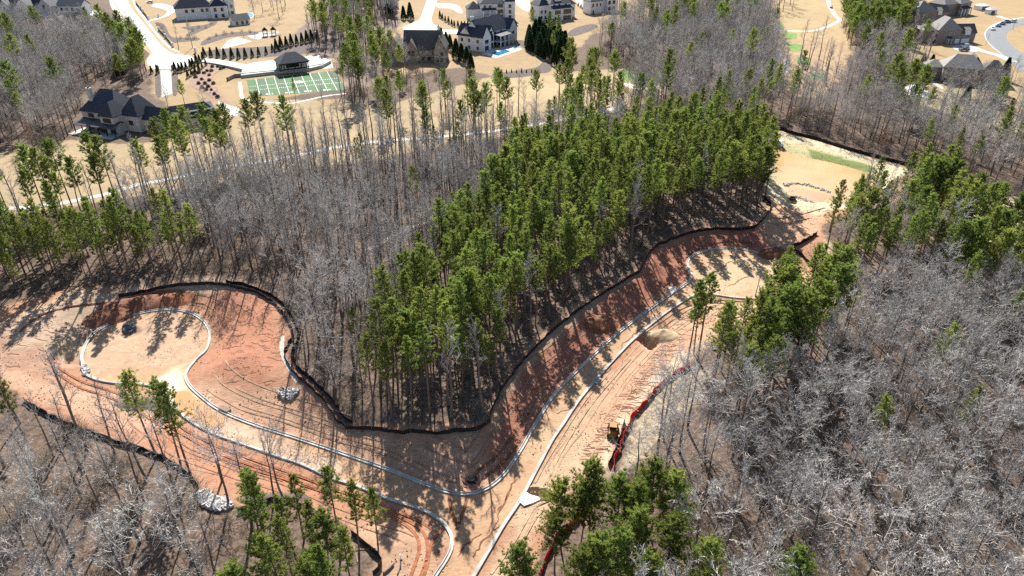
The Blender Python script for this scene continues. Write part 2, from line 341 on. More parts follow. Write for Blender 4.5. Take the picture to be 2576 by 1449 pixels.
Cc = np.empty((len(X), 3)); n1 = fnoise(X, Y, 22); n2 = fnoise(X+200, Y-50, 5); n3 = fnoise(X-77, Y+90, 1.7)
Cc[:] = np.array([0.138,0.098,0.073]) ; Cc *= (0.70 + 0.35*n1 + 0.25*n2)[:, None]
clay = np.zeros(len(X)); ripple = np.zeros(len(X)); lawnw = np.zeros(len(X))
for name, poly, c, fe in LAYERS:
    P = ROAD if poly is None else GP([p for p in poly])
    s_ = sdist(X, Y, P) + (n2 - 0.5) * fe * 1.6 + (n3 - 0.5) * min(fe, 1.5) * 0.8
    k = sstep(-fe/2, fe/2, s_); k[s_ < -50] = 0
    tint = np.array(c)[None, :] * (0.84 + 0.22*n1 + 0.16*n2)[:, None]
    Cc = Cc * (1 - k[:, None]) + tint * k[:, None]
    if name in ('golf','golfpale','nb','fairway2','nb2','rough2'): lawnw = np.maximum(lawnw, k)
    if name == 'site': clay = np.maximum(clay, k); ripple = np.maximum(ripple, k)
    if name in ('road','culL','roadL','pondbank'): ripple = ripple * (1 - k * 0.8)
def grid_mesh(name, X, Y, Z, nx, ny):
    me = bpy.data.meshes.new(name); nv = nx*ny
    i = np.arange(nv).reshape(ny, nx); q = np.stack([i[:-1,:-1], i[:-1,1:], i[1:,1:], i[1:,:-1]], -1).reshape(-1, 4)
    me.vertices.add(nv); me.vertices.foreach_set('co', np.stack([X, Y, Z], -1).astype(np.float32).ravel())
    me.loops.add(q.size); me.loops.foreach_set('vertex_index', q.ravel().astype(np.int32))
    me.polygons.add(len(q)); me.polygons.foreach_set('loop_start', (np.arange(len(q))*4).astype(np.int32))
    me.polygons.foreach_set('use_smooth', np.ones(len(q), bool))
    me.update(calc_edges=True); return me
gme = grid_mesh('ground', X, Y, Z, len(gx), len(gy))
a = gme.color_attributes.new('soil', 'FLOAT_COLOR', 'POINT'); a.data.foreach_set('color', np.hstack([Cc, np.ones((len(X),1))]).astype(np.float32).ravel())
for nm, arr in (('clay', clay), ('ripple', ripple), ('lawn', lawnw)):
    a = gme.attributes.new(nm, 'FLOAT', 'POINT'); a.data.foreach_set('value', arr.astype(np.float32))
gm = bpy.data.materials.new('soil'); gm.use_nodes = True; n = gm.node_tree.nodes; l = gm.node_tree.links; b = n['Principled BSDF']
b.inputs['Roughness'].default_value = 0.95; b.inputs['Specular IOR Level'].default_value = 0.15
def node(t, **k):
    x = n.new(t)
    for kk, v in k.items(): setattr(x, kk, v)
    return x
tc = node('ShaderNodeTexCoord')
at = node('ShaderNodeAttribute', attribute_name='soil'); ac = node('ShaderNodeAttribute', attribute_name='clay'); ar = node('ShaderNodeAttribute', attribute_name='ripple'); al = node('ShaderNodeAttribute', attribute_name='lawn')
def noise(s, d=6, r=0.6):
    x = node('ShaderNodeTexNoise'); x.inputs['Scale'].default_value = s; x.inputs['Detail'].default_value = d; x.inputs['Roughness'].default_value = r
    l.new(tc.outputs['Object'], x.inputs['Vector']); return x.outputs['Fac']
def math_(op, a_, b_=None):
    x = node('ShaderNodeMath', operation=op)
    for i, v in enumerate((a_, b_)):
        if v is None: continue
        if hasattr(v, 'links') or not isinstance(v, (int, float)): l.new(v, x.inputs[i])
        else: x.inputs[i].default_value = v
    return x.outputs[0]
def rng_(v, a0, a1, b0, b1):
    x = node('ShaderNodeMapRange'); l.new(v, x.inputs[0])
    for i, q in enumerate((a0, a1, b0, b1)): x.inputs[i+1].default_value = q
    return x.outputs[0]
litter = rng_(noise(1.1, 8, 0.75), 0.36, 0.64, 0.45, 1.65)          # leaf litter speckle
claysp = rng_(noise(0.55, 9, 0.72), 0.3, 0.7, 0.78, 1.20)
lawnsp = rng_(noise(0.20, 8, 0.7), 0.3, 0.7, 0.86, 1.12)
mixv = math_('ADD', math_('MULTIPLY', litter, math_('SUBTRACT', 1.0, ac.outputs['Fac'])), math_('MULTIPLY', claysp, ac.outputs['Fac']))
mixv = math_('ADD', math_('MULTIPLY', mixv, math_('SUBTRACT', 1.0, al.outputs['Fac'])), math_('MULTIPLY', lawnsp, al.outputs['Fac']))
mp = node('ShaderNodeMapping'); mp.inputs['Rotation'].default_value = (0, 0, math.radians(82)); l.new(tc.outputs['Object'], mp.inputs[0])
wv = node('ShaderNodeTexWave'); wv.inputs['Scale'].default_value = 0.55; wv.inputs['Distortion'].default_value = 9; wv.inputs['Detail'].default_value = 4; wv.inputs['Detail Scale'].default_value = 0.35; wv.inputs['Detail Roughness'].default_value = 0.65
l.new(mp.outputs[0], wv.inputs['Vector'])
patch = rng_(noise(0.06, 4), 0.42, 0.6, 0.15, 1.0)
rip = math_('MULTIPLY', math_('MULTIPLY', wv.outputs['Fac'], ar.outputs['Fac']), patch)
vm = node('ShaderNodeVectorMath', operation='SCALE'); l.new(at.outputs['Color'], vm.inputs[0]); l.new(mixv, vm.inputs['Scale'])
l.new(vm.outputs[0], b.inputs['Base Color'])
hgt = math_('ADD', math_('MULTIPLY', noise(0.9, 8, 0.7), 0.5), math_('MULTIPLY', rip, 0.06))
bp = node('ShaderNodeBump'); bp.inputs['Strength'].default_value = 0.75; bp.inputs['Distance'].default_value = 0.5
l.new(hgt, bp.inputs['Height']); l.new(bp.outputs[0], b.inputs['Normal'])
gme.materials.append(gm)
lap('ground')
ground = bpy.data.objects.new('ground', gme); col.objects.link(ground); tag(ground, kind='structure')
#==PART2==
# ------------------------------------------------------------------ sheets and ribbons
def sheet(name, px, m, z=0.03, n=0, kind='structure', parent=None, drape=False, zoff=0.0, thick=0.0, **t):
    P = np.array([G0(p[0], p[1], zoff) for p in px])
    if n: P = spline(P, n, True)
    bm = bmesh.new()
    vsl = [bm.verts.new((p[0], p[1], (Zp(p[0], p[1]) if drape else zoff) + z)) for p in P]
    f = bm.faces.new(vsl); bm.normal_update()
    if f.normal.z < 0: f.normal_flip()
    if thick:
        r = bmesh.ops.extrude_face_region(bm, geom=[f])
        nv = [e for e in r['geom'] if isinstance(e, bmesh.types.BMVert)]
        for v in vsl: v.co.z -= thick
    bmesh.ops.triangulate(bm, faces=[x for x in bm.faces if len(x.verts) > 4])
    me = bpy.data.meshes.new(name); bm.to_mesh(me); bm.free(); me.materials.append(m)
    o = bpy.data.objects.new(name, me); col.objects.link(o)
    if parent: o.parent = parent; kind = None
    return tag(o, kind=kind, **t)
def offsets(P):
    T = np.gradient(P, axis=0); T /= np.linalg.norm(T, axis=1)[:, None] + 1e-9
    return np.stack([T[:, 1], -T[:, 0]], -1)
def resample(P, step):
    d = np.r_[0, np.cumsum(np.linalg.norm(np.diff(P, axis=0), axis=1))]
    t = np.linspace(0, d[-1], max(2, int(d[-1]/step)+1))
    return np.stack([np.interp(t, d, P[:, 0]), np.interp(t, d, P[:, 1])], -1)
def ribbon_mb(mb, P, width, z=0.04, mi=0, wv=0.0):
    N = offsets(P); k = len(P); ww = np.full(k, width/2.0)
    if wv: ww = ww * (1 + wv*(rng.random(k)-0.5)*2)
    L = P + N*ww[:, None]; R = P - N*ww[:, None]
    zl = H(L[:,0], L[:,1]) + z; zr = H(R[:,0], R[:,1]) + z
    v = [(L[i,0], L[i,1], zl[i]) for i in range(k)] + [(R[i,0], R[i,1], zr[i]) for i in range(k)]
    mb.add(v, [(i, i+1, k+i+1, k+i) for i in range(k-1)], mi)
def ribbon(name, px, width, m, z=0.04, step=2.0, kind='structure', **t):
    mb = MB(); ribbon_mb(mb, resample(spline(GP(px), 6), step), width, z); return mb.build(name, m, kind=kind, **t)

R1 = lambda a: (0.26455*a[0], 0.26455*a[1])
R2 = lambda a: (447.2+0.26455*a[0], 0.26455*a[1])
R3 = lambda a: (894.4+0.26455*a[0], 0.26455*a[1])
R4 = lambda a: (1341.6+0.26455*a[0], 0.26455*a[1])
R5 = lambda a: (1932+0.26455*a[0], 0.26455*a[1])
Z1 = lambda z: ((280+.2407*z[0])*.6389,(320+.2407*z[1])*.6389)
Z2 = lambda z: (932.8+.1488*z[0],25.6+.1488*z[1])
Z3 = lambda z: ((1780+.2795*z[0])*.6389,(.2795*z[1])*.6389)
Z4 = lambda z: ((3540+.3379*z[0])*.6389,(.3379*z[1])*.6389)
Z5 = lambda z: ((3560+.3242*z[0])*.6389,(160+.3242*z[1])*.6389)
Z7 = lambda z: ((480+.3984*z[0])*.6389,(.3984*z[1])*.6389)
Z8 = lambda z: ((960+.3022*z[0])*.6389,(180+.3022*z[1])*.6389)

# streets, drives and paths
sheet('street_verge', [R1(a) for a in [(1060,-60),(1075,100),(1180,280),(1290,400),(1400,490),(1420,520),(1380,580),(1400,660),(1650,670),(1780,650),(1880,590),(1880,540),(1680,490),(1590,440),(1480,310),(1370,170),(1270,60),(1240,-60)]], M['lawn'], 0.02, 2)
sheet('street', [R1(a) for a in [(1085,-60),(1110,50),(1200,200),(1300,330),(1400,430),(1440,490),(1440,520),(1400,570),(1425,640),(1510,658),(1640,658),(1750,640),(1850,592),(1835,555),(1790,528),(1650,510),(1550,450),(1450,330),(1340,190),(1250,80),(1215,0),(1205,-60)]], M['street'], 0.05, 2)
ribbon('sidewalk', [R1(a) for a in [(1065,-40),(1070,40),(1130,150),(1230,290),(1330,400)]], 3.2, M['concrete'], 0.07)
ribbon('sidewalk', [R1(a) for a in [(1265,-30),(1290,60),(1380,180),(1480,310),(1600,440),(1700,495)]], 1.6, M['concrete'], 0.07)
sheet('driveway', [R1(a) for a in [(1525,655),(1620,655),(1640,890),(1540,925)]], M['concrete'], 0.08)
sheet('driveway', [R1(a) for a in [(1070,250),(1160,235),(1230,290),(1190,320),(1090,300)]], M['concrete'], 0.09)
sheet('driveway', [R1(a) for a in [(540,130),(700,90),(960,110),(960,140),(760,150),(560,150)]], M['concrete'], 0.05, 2)
sheet('driveway', [R1(a) for a in [(1400,205),(1480,190),(1600,150),(1665,105),(1640,60),(1500,30),(1440,60),(1530,80),(1590,110),(1540,160),(1440,185)]], M['concrete'], 0.05, 2)
sheet('driveway', [R1(a) for a in [(2070,965),(2130,970),(2270,1030),(2300,1090),(2200,1110),(2100,1040)]], M['concrete'], 0.05)
sheet('street', [R3(a) for a in [(690,-80),(680,0),(640,110),(600,195),(480,245),(450,280),(520,300),(700,318),(1010,316),(1020,286),(850,285),(760,245),(718,190),(745,90),(775,0),(785,-80)]], M['street'], 0.05, 2)
sheet('driveway', [R3(a) for a in [(760,40),(840,30),(960,45),(1010,90),(1010,130),(960,110),(900,80),(790,75)]], M['concrete'], 0.04, 2)
sheet('driveway', [R3(a) for a in [(2060,-40),(2130,-30),(2230,60),(2220,90),(2120,50)]], M['concrete'], 0.04)
sheet('driveway', [R3(a) for a in [(1530,-30),(1640,-30),(1660,60),(1640,110),(1560,70),(1520,20)]], M['concrete'], 0.04, 2)
ribbon('street', [R5(a) for a in [(2650,190),(2520,200),(2400,212),(2300,235),(2205,275),(2165,330),(2200,410),(2320,510),(2434,610),(2560,720)]], 11.0, M['asphalt'], 0.05)
ribbon('sidewalk', [R5(a) for a in [(2434,165),(2320,185),(2200,215),(2110,265),(2075,330),(2120,420),(2230,510),(2330,590)]], 2.0, M['concrete'], 0.04)
ribbon('driveway', [R5(a) for a in [(1890,420),(1960,455),(2050,490),(2200,530),(2330,590)]], 5.0, M['concrete'], 0.08)
sheet('driveway', [R5(a) for a in [(1740,440),(1900,420),(1960,450),(2010,490),(1930,500),(1780,480)]], M['concrete'], 0.12)
ribbon('driveway', [R5(a) for a in [(1980,60),(2080,110),(2180,150),(2290,190)]], 4.0, M['concrete'], 0.06)
ribbon('driveway', [R5(a) for a in [(2185,640),(2240,650),(2290,650)]], 7.0, M['concrete'], 0.09)
ribbon('cart_path', [(-120,535),(0,526),(100,519),(200,503),(280,485),(350,464),(420,452),(560,422),(700,400),(900,362),(1100,345),(1240,330),(1350,312),(1480,290),(1570,265)], 2.6, M['concrete'], 0.06)
ribbon('cart_path', [R5(a) for a in [(570,-80),(575,20),(610,100),(645,155),(685,190),(640,220),(560,255),(450,290),(350,298),(100,292)]], 3.0, M['concrete'], 0.06)
ribbon('cart_path', [R5(a) for a in [(100,500),(150,560),(180,620),(150,720)]], 2.6, M['concrete'], 0.05)
ribbon('garden_path', [R2(a) for a in [(590,780),(600,860),(615,930),(700,960),(1040,985),(1200,960),(1400,915),(1600,890)]], 1.6, M['concrete'], 0.05)
sheet('bunker', [R4(a) for a in [(860,790),(960,805),(1050,828),(1190,785),(1198,825),(1090,852),(1000,852),(900,830)]], mat('bunker_sand', (0.74,0.70,0.62), 0.95, 0.05), 0.05, 3)
sheet('putting_green', [R4(a) for a in [(815,690),(900,655),(1000,668),(1180,650),(1195,735),(1100,765),(860,770),(808,735)]], M['green'], 0.05, 3)
for k, q in enumerate([[(70,225),(145,228),(140,272),(75,268)],[(145,310),(272,318),(262,370),(140,365)],[(195,418),(325,425),(318,482),(190,480)],[(280,545),(402,548),(398,612),(276,605)],[(405,690),(545,700),(540,760),(398,752)]]):
    sheet('tee_box', [R5(a) for a in q], M['green'], 0.05, 2)
ribbon('stony_track', [(752,985),(738,960),(722,930),(714,905),(716,870)], 0.9, mat('pale_gravel', (0.46,0.42,0.36), 0.95, 0.2, scale=1.5), 0.06)
ribbon('stony_track', [(925,642),(960,620),(1000,592),(1060,562),(1130,535)], 1.4, bpy.data.materials['pale_gravel'], 0.06)
# beds
def bed(name, q, m, z=0.06, n=3): return sheet(name, q, m, z, n)
bed('mulch_bed', [R1(a) for a in [(1620,340),(1700,360),(1880,360),(1880,385),(1700,400),(1640,400),(1500,250),(1480,215),(1560,230)]], M['mulch'])
bed('mulch_bed', [R1(a) for a in [(1910,410),(2000,350),(2200,310),(2434,300),(2434,330),(2200,350),(2030,400),(1930,432)]], M['mulch'])
bed('mulch_bed', [R1(a) for a in [(1720,260),(1930,240),(2060,200),(2040,240),(1900,300),(1800,345),(1770,330),(1820,290)]], M['mulch'])
bed('mulch_bed', [R2(a) for a in [(290,480),(700,450),(1000,430),(1540,360),(1550,480),(1100,520),(600,560),(300,545)]], M['mulch'])
bed('pine_straw_bed', [R2(a) for a in [(270,600),(440,640),(470,660),(380,690),(335,740),(400,880),(470,960),(560,1020),(380,960),(250,880),(140,830),(110,740),(200,680)]], M['mulch_red'])
bed('hedge_bed', [R3(a) for a in [(1300,705),(1400,690),(1560,670),(1720,640),(1800,580),(1860,600),(1850,680),(1740,700),(1600,730),(1350,745)]], M['mulch'])
bed('hedge_bed', [R3(a) for a in [(1540,380),(1640,400),(1740,480),(1840,570),(1790,560),(1680,500),(1560,430)]], M['mulch'])
bed('mulch_bed', [R3(a) for a in [(2080,270),(2240,230),(2300,260),(2100,340),(2010,330)]], M['mulch'])
bed('mulch_bed', [R1(a) for a in [(1640,690),(1690,700),(1685,890),(1640,890)]], M['mulch'])
bed('mulch_bed', [R1(a) for a in [(1480,690),(1520,690),(1530,910),(1480,890)]], M['mulch'])

# kerbs of the new road
PROF = [(-0.40,-0.25),(-0.40,0.20),(0.0,0.15),(0.03,0.33),(0.18,0.33),(0.18,-0.15)]
def kerb(P, name='kerb'):
    P = resample(P, 1.0); N = offsets(P); mid = len(P)//2
    t = P[mid] + N[mid]*1.0
    if inside(np.array([t[0]]), np.array([t[1]]), ROAD)[0]: N = -N
    mb = MB(); k = len(PROF); v = []
    for i in range(len(P)):
        for o_, z_ in PROF: q = P[i] + N[i]*o_; v.append((q[0], q[1], z_))
    f = [(i*k+j, i*k+j+1, (i+1)*k+j+1, (i+1)*k+j) for i in range(len(P)-1) for j in range(k-1)]
    mb.add(v, f); return mb.build(name, M['kerb'], kind='structure')
kerb(A_); kerb(B_); kerb(C_)

# pond
def water(name, px, m, z, n=3):
    return sheet(name, px, m, z, n)
water('pond_water', POND_PX, M['mudwater'], -0.75)
fb = [zp(a) for a in [(715,682),(800,676),(900,690),(1000,716),(1100,755),(1060,812),(960,826),(850,800),(775,768),(740,700)]]
water('forebay_water', fb, M['mudwater2'], -0.72)
water('puddle', [(412,1000),(440,985),(475,985),(498,1005),(528,1028),(552,1045),(565,1068),(540,1075),(500,1060),(465,1045),(438,1025)], M['puddle'], -0.055)
sheet('concrete_apron', [(1303,1262),(1322,1240),(1336,1248),(1366,1256),(1340,1268),(1318,1275)], M['white'], 0.32, 0, thick=0.25)
sheet('concrete_apron', [(1680,728),(1690,721),(1701,727),(1712,724),(1690,742)], M['kerb'], 0.30, 0, thick=0.25)
sheet('concrete_apron', [(1488,962),(1500,950),(1513,955),(1503,968)], M['kerb'], 0.30, 0, thick=0.25)

# ------------------------------------------------------------------ ruts, rills (ruts in low relief, rill shade painted on flat ribbons)
def rut(mb, P, wd, hgt):
    """two low berms with a trough between"""
    P = resample(P, 0.8); N = offsets(P); prof = [(-.5,0.0),(-.32,1.0),(-.15,0.25),(0,0.12),(.15,.25),(.32,1.0),(.5,0.0)]; k = len(prof); v = []
    for o_, z_ in prof:
        q = P + N*(o_*wd); zz = H(q[:,0], q[:,1]) + 0.035 + z_*hgt*(0.6+0.8*vnoise(q[:,0], q[:,1], 1.3))
        if z_ == 0: zz -= 0.08
        v.append(np.stack([q[:,0], q[:,1], zz], -1))
    V = np.stack(v, 1).reshape(-1, 3)
    mb.add(V, [(i*k+j, (i+1)*k+j, (i+1)*k+j+1, i*k+j+1) for i in range(len(P)-1) for j in range(k-1)])
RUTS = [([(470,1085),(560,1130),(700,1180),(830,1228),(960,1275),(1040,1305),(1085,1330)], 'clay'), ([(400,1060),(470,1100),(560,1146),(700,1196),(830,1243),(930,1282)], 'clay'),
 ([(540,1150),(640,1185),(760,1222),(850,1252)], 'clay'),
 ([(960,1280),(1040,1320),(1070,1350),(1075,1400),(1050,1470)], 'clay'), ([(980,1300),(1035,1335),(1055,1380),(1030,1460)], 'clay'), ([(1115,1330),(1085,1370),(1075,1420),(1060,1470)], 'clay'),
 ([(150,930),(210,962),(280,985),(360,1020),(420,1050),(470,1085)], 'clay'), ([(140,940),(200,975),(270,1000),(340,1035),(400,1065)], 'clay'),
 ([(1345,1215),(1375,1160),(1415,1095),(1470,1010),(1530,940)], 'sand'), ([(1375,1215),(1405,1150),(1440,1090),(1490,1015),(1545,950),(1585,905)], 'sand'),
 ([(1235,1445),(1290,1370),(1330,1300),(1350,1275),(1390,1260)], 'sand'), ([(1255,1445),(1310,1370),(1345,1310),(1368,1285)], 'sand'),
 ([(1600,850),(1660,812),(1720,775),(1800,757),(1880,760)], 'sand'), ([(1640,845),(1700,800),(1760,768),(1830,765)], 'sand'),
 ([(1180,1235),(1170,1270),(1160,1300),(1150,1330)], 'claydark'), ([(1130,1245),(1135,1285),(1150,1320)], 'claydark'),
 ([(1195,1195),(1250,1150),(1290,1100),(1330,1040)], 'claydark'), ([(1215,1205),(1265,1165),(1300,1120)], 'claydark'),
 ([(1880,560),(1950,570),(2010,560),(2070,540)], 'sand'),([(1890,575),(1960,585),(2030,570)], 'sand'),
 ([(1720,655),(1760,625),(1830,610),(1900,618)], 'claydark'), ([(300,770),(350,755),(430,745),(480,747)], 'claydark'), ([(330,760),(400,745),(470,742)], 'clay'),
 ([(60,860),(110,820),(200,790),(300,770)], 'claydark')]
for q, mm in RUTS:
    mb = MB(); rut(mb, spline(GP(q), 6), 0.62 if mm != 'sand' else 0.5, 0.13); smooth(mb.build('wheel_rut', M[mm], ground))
def side(P, off):
    N = offsets(P); t = P[len(P)//2] + N[len(P)//2]
    if inside(np.array([t[0]]), np.array([t[1]]), ROAD)[0]: N = -N
    return P + N*off
for P, offs, mm in ((A_[95:190], (2.2,3.0,5.2,6.0,8.3,9.1), 'clay'), (A_[70:118], (2.0,2.8,4.4,5.2,7.5), 'sand'), (B_[22:75], (2.0,3.6,5.2,6.1,8.0), 'sand'), (C_[25:88], (1.6,2.5,4.6,5.4,7.4), 'clay'), (A_[20:60], (2.4,3.2,5.5), 'clay')):
    Q = resample(P, 1.0)
    for of in offs:
        a_ = int(rng.uniform(0, .3)*len(Q)); b_ = int(rng.uniform(.55, 1)*len(Q)); q = side(Q, of)[a_:b_]
        q = q + np.stack([vnoise(q[:,1], q[:,0], 9)-.5, vnoise(q[:,0], q[:,1], 9)-.5], -1)*1.6
        if len(q) > 6: mb = MB(); rut(mb, q, rng.uniform(.28,.42), rng.uniform(.04,.08)); smooth(mb.build('wheel_rut', M[mm+'_soft'], ground))
mb = MB()
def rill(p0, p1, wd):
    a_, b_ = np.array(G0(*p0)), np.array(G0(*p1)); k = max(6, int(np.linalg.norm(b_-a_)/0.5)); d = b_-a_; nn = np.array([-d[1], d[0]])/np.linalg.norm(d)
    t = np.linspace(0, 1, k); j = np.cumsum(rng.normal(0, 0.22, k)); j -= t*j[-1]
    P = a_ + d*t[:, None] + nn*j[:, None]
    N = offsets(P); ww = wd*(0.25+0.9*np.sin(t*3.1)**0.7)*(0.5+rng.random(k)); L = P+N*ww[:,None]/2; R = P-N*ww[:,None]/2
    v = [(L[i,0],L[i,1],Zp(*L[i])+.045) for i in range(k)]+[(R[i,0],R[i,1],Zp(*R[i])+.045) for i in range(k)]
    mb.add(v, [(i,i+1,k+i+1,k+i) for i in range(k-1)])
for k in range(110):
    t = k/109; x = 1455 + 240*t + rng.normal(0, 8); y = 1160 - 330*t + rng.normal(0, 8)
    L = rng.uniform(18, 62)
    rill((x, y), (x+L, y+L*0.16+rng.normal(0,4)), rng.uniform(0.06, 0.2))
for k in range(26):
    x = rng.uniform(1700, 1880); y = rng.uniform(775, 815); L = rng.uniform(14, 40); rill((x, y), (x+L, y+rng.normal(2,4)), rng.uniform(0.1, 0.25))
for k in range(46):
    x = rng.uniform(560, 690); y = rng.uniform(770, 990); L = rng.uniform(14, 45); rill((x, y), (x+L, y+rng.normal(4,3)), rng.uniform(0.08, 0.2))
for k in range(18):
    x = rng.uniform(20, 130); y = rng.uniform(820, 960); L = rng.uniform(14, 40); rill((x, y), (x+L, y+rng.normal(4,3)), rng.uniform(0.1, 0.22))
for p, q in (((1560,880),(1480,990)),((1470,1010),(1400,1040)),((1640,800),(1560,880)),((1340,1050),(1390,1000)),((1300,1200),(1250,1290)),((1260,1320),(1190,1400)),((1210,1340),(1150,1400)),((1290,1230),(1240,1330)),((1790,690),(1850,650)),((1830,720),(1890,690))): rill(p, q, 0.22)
mb.build('erosion_rill_shade', M['claydark'], ground, kind='stuff')  # flat ribbons, the shade inside the grooves put into their dark colour

# ------------------------------------------------------------------ fences
def fence(px, label, m, hgt=0.95, name='silt_fence', lean=0.12, dy=0.0, cat='fence', sag=0.12, step=1.2, off=0.0):
    Q = []
    for p in px: g = G(*p); Q.append((g.x, g.y))
    P = resample(spline(Q, 5), step); N = offsets(P)
    if off: P = P + N*off
    P = P + N * (rng.normal(0, 0.10, len(P)))[:, None]
    c = P.mean(0); r = empty(name, (P[0][0], P[0][1], Zp(*P[0])), label=label, category=cat)
    o = np.array([P[0][0], P[0][1], Zp(*P[0])])
    mb = MB(); v = []; k = len(P)
    for i in range(k):
        z = Zp(*P[i]) - o[2]; hh = hgt * (1 - (sag * (0.4+rng.random()) if i % 2 else 0.0)); ln = lean * rng.normal(0, 1)
        for (dx, zz) in ((0.02, -0.1), (0.02, hh), (-0.02, hh), (-0.02, -0.1)):
            q = P[i] + N[i]*(dx + (ln if zz > 0 else 0)); v.append((q[0]-o[0], q[1]-o[1], z+zz))
    mb.add(v, [(i*4+j, (i+1)*4+j, (i+1)*4+j+1, i*4+j+1) for i in range(k-1) for j in range(3)])
    mb.build('fabric', m, r)
    mb = MB()
    for i in range(0, k, 2):
        z = Zp(*P[i]) - o[2]; mb.box(P[i][0]-o[0]-.03, P[i][0]-o[0]+.03, P[i][1]-o[1]+.03, P[i][1]-o[1]+.09, z-.2, z+hgt*1.12)
    mb.build('posts', M['wood'], r, kind='stuff')
    return r
FA = [(300,752),(365,739),(420,726),(500,718),(560,719),(620,731),(670,751),(710,786),(735,831),(737,855),(719,885),(721,911),(745,946),(790,986),(825,1021),(845,1056),(872,1079)]
FB = [(872,1079),(940,1084),(1040,1091),(1130,1091),(1200,1084),(1233,1061)]
FC = [(1233,1061),(1246,1011),(1291,941),(1341,881),(1401,826),(1471,771),(1531,731),(1601,691),(1618,671),(1631,641),(1661,616),(1721,593),(1790,581),(1861,584),(1901,571),(1926,546),(1938,520),(1922,500)]
fence(FA, 'black silt fence curving round the left red clay lobe', M['silt'])
fence(FA[4:], 'black silt fence row just outside the left lobe fence, against the bare trees', M['silt'], off=-1.3)
fence(FB, 'black silt fence along the front foot of the central pine stand', M['silt'])
fence(FC, 'long black silt fence between the pine stand and the red bank of the right road', M['silt'])
fence([(2055,590),(2025,608),(1990,627)], 'short black silt fence running down to the corner by the spoil pile', M['silt'], 1.1)
fence([(1990,627),(2020,650),(2052,680)], 'short black silt fence from the corner towards the right hand pines', M['silt'], 1.1)
fence([(1878,341),(1920,333),(1960,326),(1990,336),(2050,351),(2130,376),(2220,401),(2300,421)], 'black silt fence along the far bank of the muddy pond', M['silt'], 1.2)
fence([(2300,421),(2350,450),(2420,480),(2500,500)], 'black silt fence running on to the right beyond the muddy pond', M['silt'], 1.2)
fence([(60,1010),(150,1061),(210,1084),(285,1111),(380,1141),(450,1176),(500,1228)], 'black silt fence through the bare trees at the lower left', M['silt'], 1.0)
fence([(598,1288),(660,1266),(720,1261),(757,1278)], 'short arched black silt fence behind the white stone outfall', M['silt'], 1.0)
fence([(884,1345),(920,1376),(960,1410),(944,1452)], 'short black silt fence at the bottom beside the green pines and logs', M['silt'], 1.1)
fence([(1572,1062),(1556,1110),(1532,1172)], 'black silt fence beside the orange barrier fence', M['silt'], 1.2)
fence([(1735,922),(1690,949),(1650,984),(1610,1029),(1582,1068),(1564,1120),(1542,1182)], 'bright orange barrier fence along the right bank', M['orange'], 1.15, 'barrier_fence', 0.14, sag=0.08)
fence([(1500,1262),(1470,1290),(1430,1330),(1395,1366),(1372,1410),(1358,1455)], 'orange barrier fence seen between the pines at the bottom', M['orange'], 1.2, 'barrier_fence', 0.18)

# ------------------------------------------------------------------ spoil piles, rocks, rings, logs
def pile(px, rx, ry, hgt, m, name, label, rz=0.0):
    g = G(*px); r = 20; nn = 26; v = []; f = []; th = rng.random()*50
    for i in range(nn+1):
        for j in range(nn+1):
            a_ = (i/nn*2-1)*1.15; b_ = (j/nn*2-1)*1.15; q = math.hypot(a_, b_)
            x = a_*rx*math.cos(rz)-b_*ry*math.sin(rz); y = a_*rx*math.sin(rz)+b_*ry*math.cos(rz)
            k = max(0, 1-q)**0.8*(0.55+0.9*float(fnoise(np.array([x+th]), np.array([y]), 2.2)[0])) + 0.10*max(0,1.1-q)*float(vnoise(np.array([x+th]), np.array([y]), 0.7)[0])
            v.append((x, y, Zp(g.x+x, g.y+y)-g.z - 0.06 + hgt*k))
    f = [(i*(nn+1)+j, (i+1)*(nn+1)+j, (i+1)*(nn+1)+j+1, i*(nn+1)+j+1) for i in range(nn) for j in range(nn)]
    mb = MB(); mb.add(v, f); o = mb.build(name, m, label=label, category='pile'); o.location = g; smooth(o); return o
pile((1667,846), 3.6, 3.0, 1.9, M['sand'], 'spoil_pile', 'sandy spoil pile with a hollow beside the pit on the right road')
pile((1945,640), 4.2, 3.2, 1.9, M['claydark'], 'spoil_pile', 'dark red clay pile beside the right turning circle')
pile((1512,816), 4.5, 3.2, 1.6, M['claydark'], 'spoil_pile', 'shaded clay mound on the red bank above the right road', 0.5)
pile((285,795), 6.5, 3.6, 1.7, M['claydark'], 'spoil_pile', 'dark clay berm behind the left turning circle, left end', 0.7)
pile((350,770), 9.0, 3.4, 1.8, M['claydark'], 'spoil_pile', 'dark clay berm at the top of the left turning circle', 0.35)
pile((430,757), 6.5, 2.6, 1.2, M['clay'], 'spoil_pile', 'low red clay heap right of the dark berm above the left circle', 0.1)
pile((178,885), 5.0, 4.2, 0.7, M['sand'], 'spoil_pile', 'small sandy heap in the hollow left of the left turning circle')
pile((1370,1238), 3.5, 1.3, 0.8, M['sand'], 'spoil_pile', 'sandy spoil ridge along the trench by the white concrete apron', -0.3)
pile((360,1015), 5.5, 2.2, 0.7, M['mulch'], 'debris_pile', 'brown brush pile under the bare trees below the left turning circle', 0.1)
pile((690,1255), 6.0, 1.6, 0.6, M['mulch'], 'debris_pile', 'dark brush pile along the arched silt fence', 0.1)
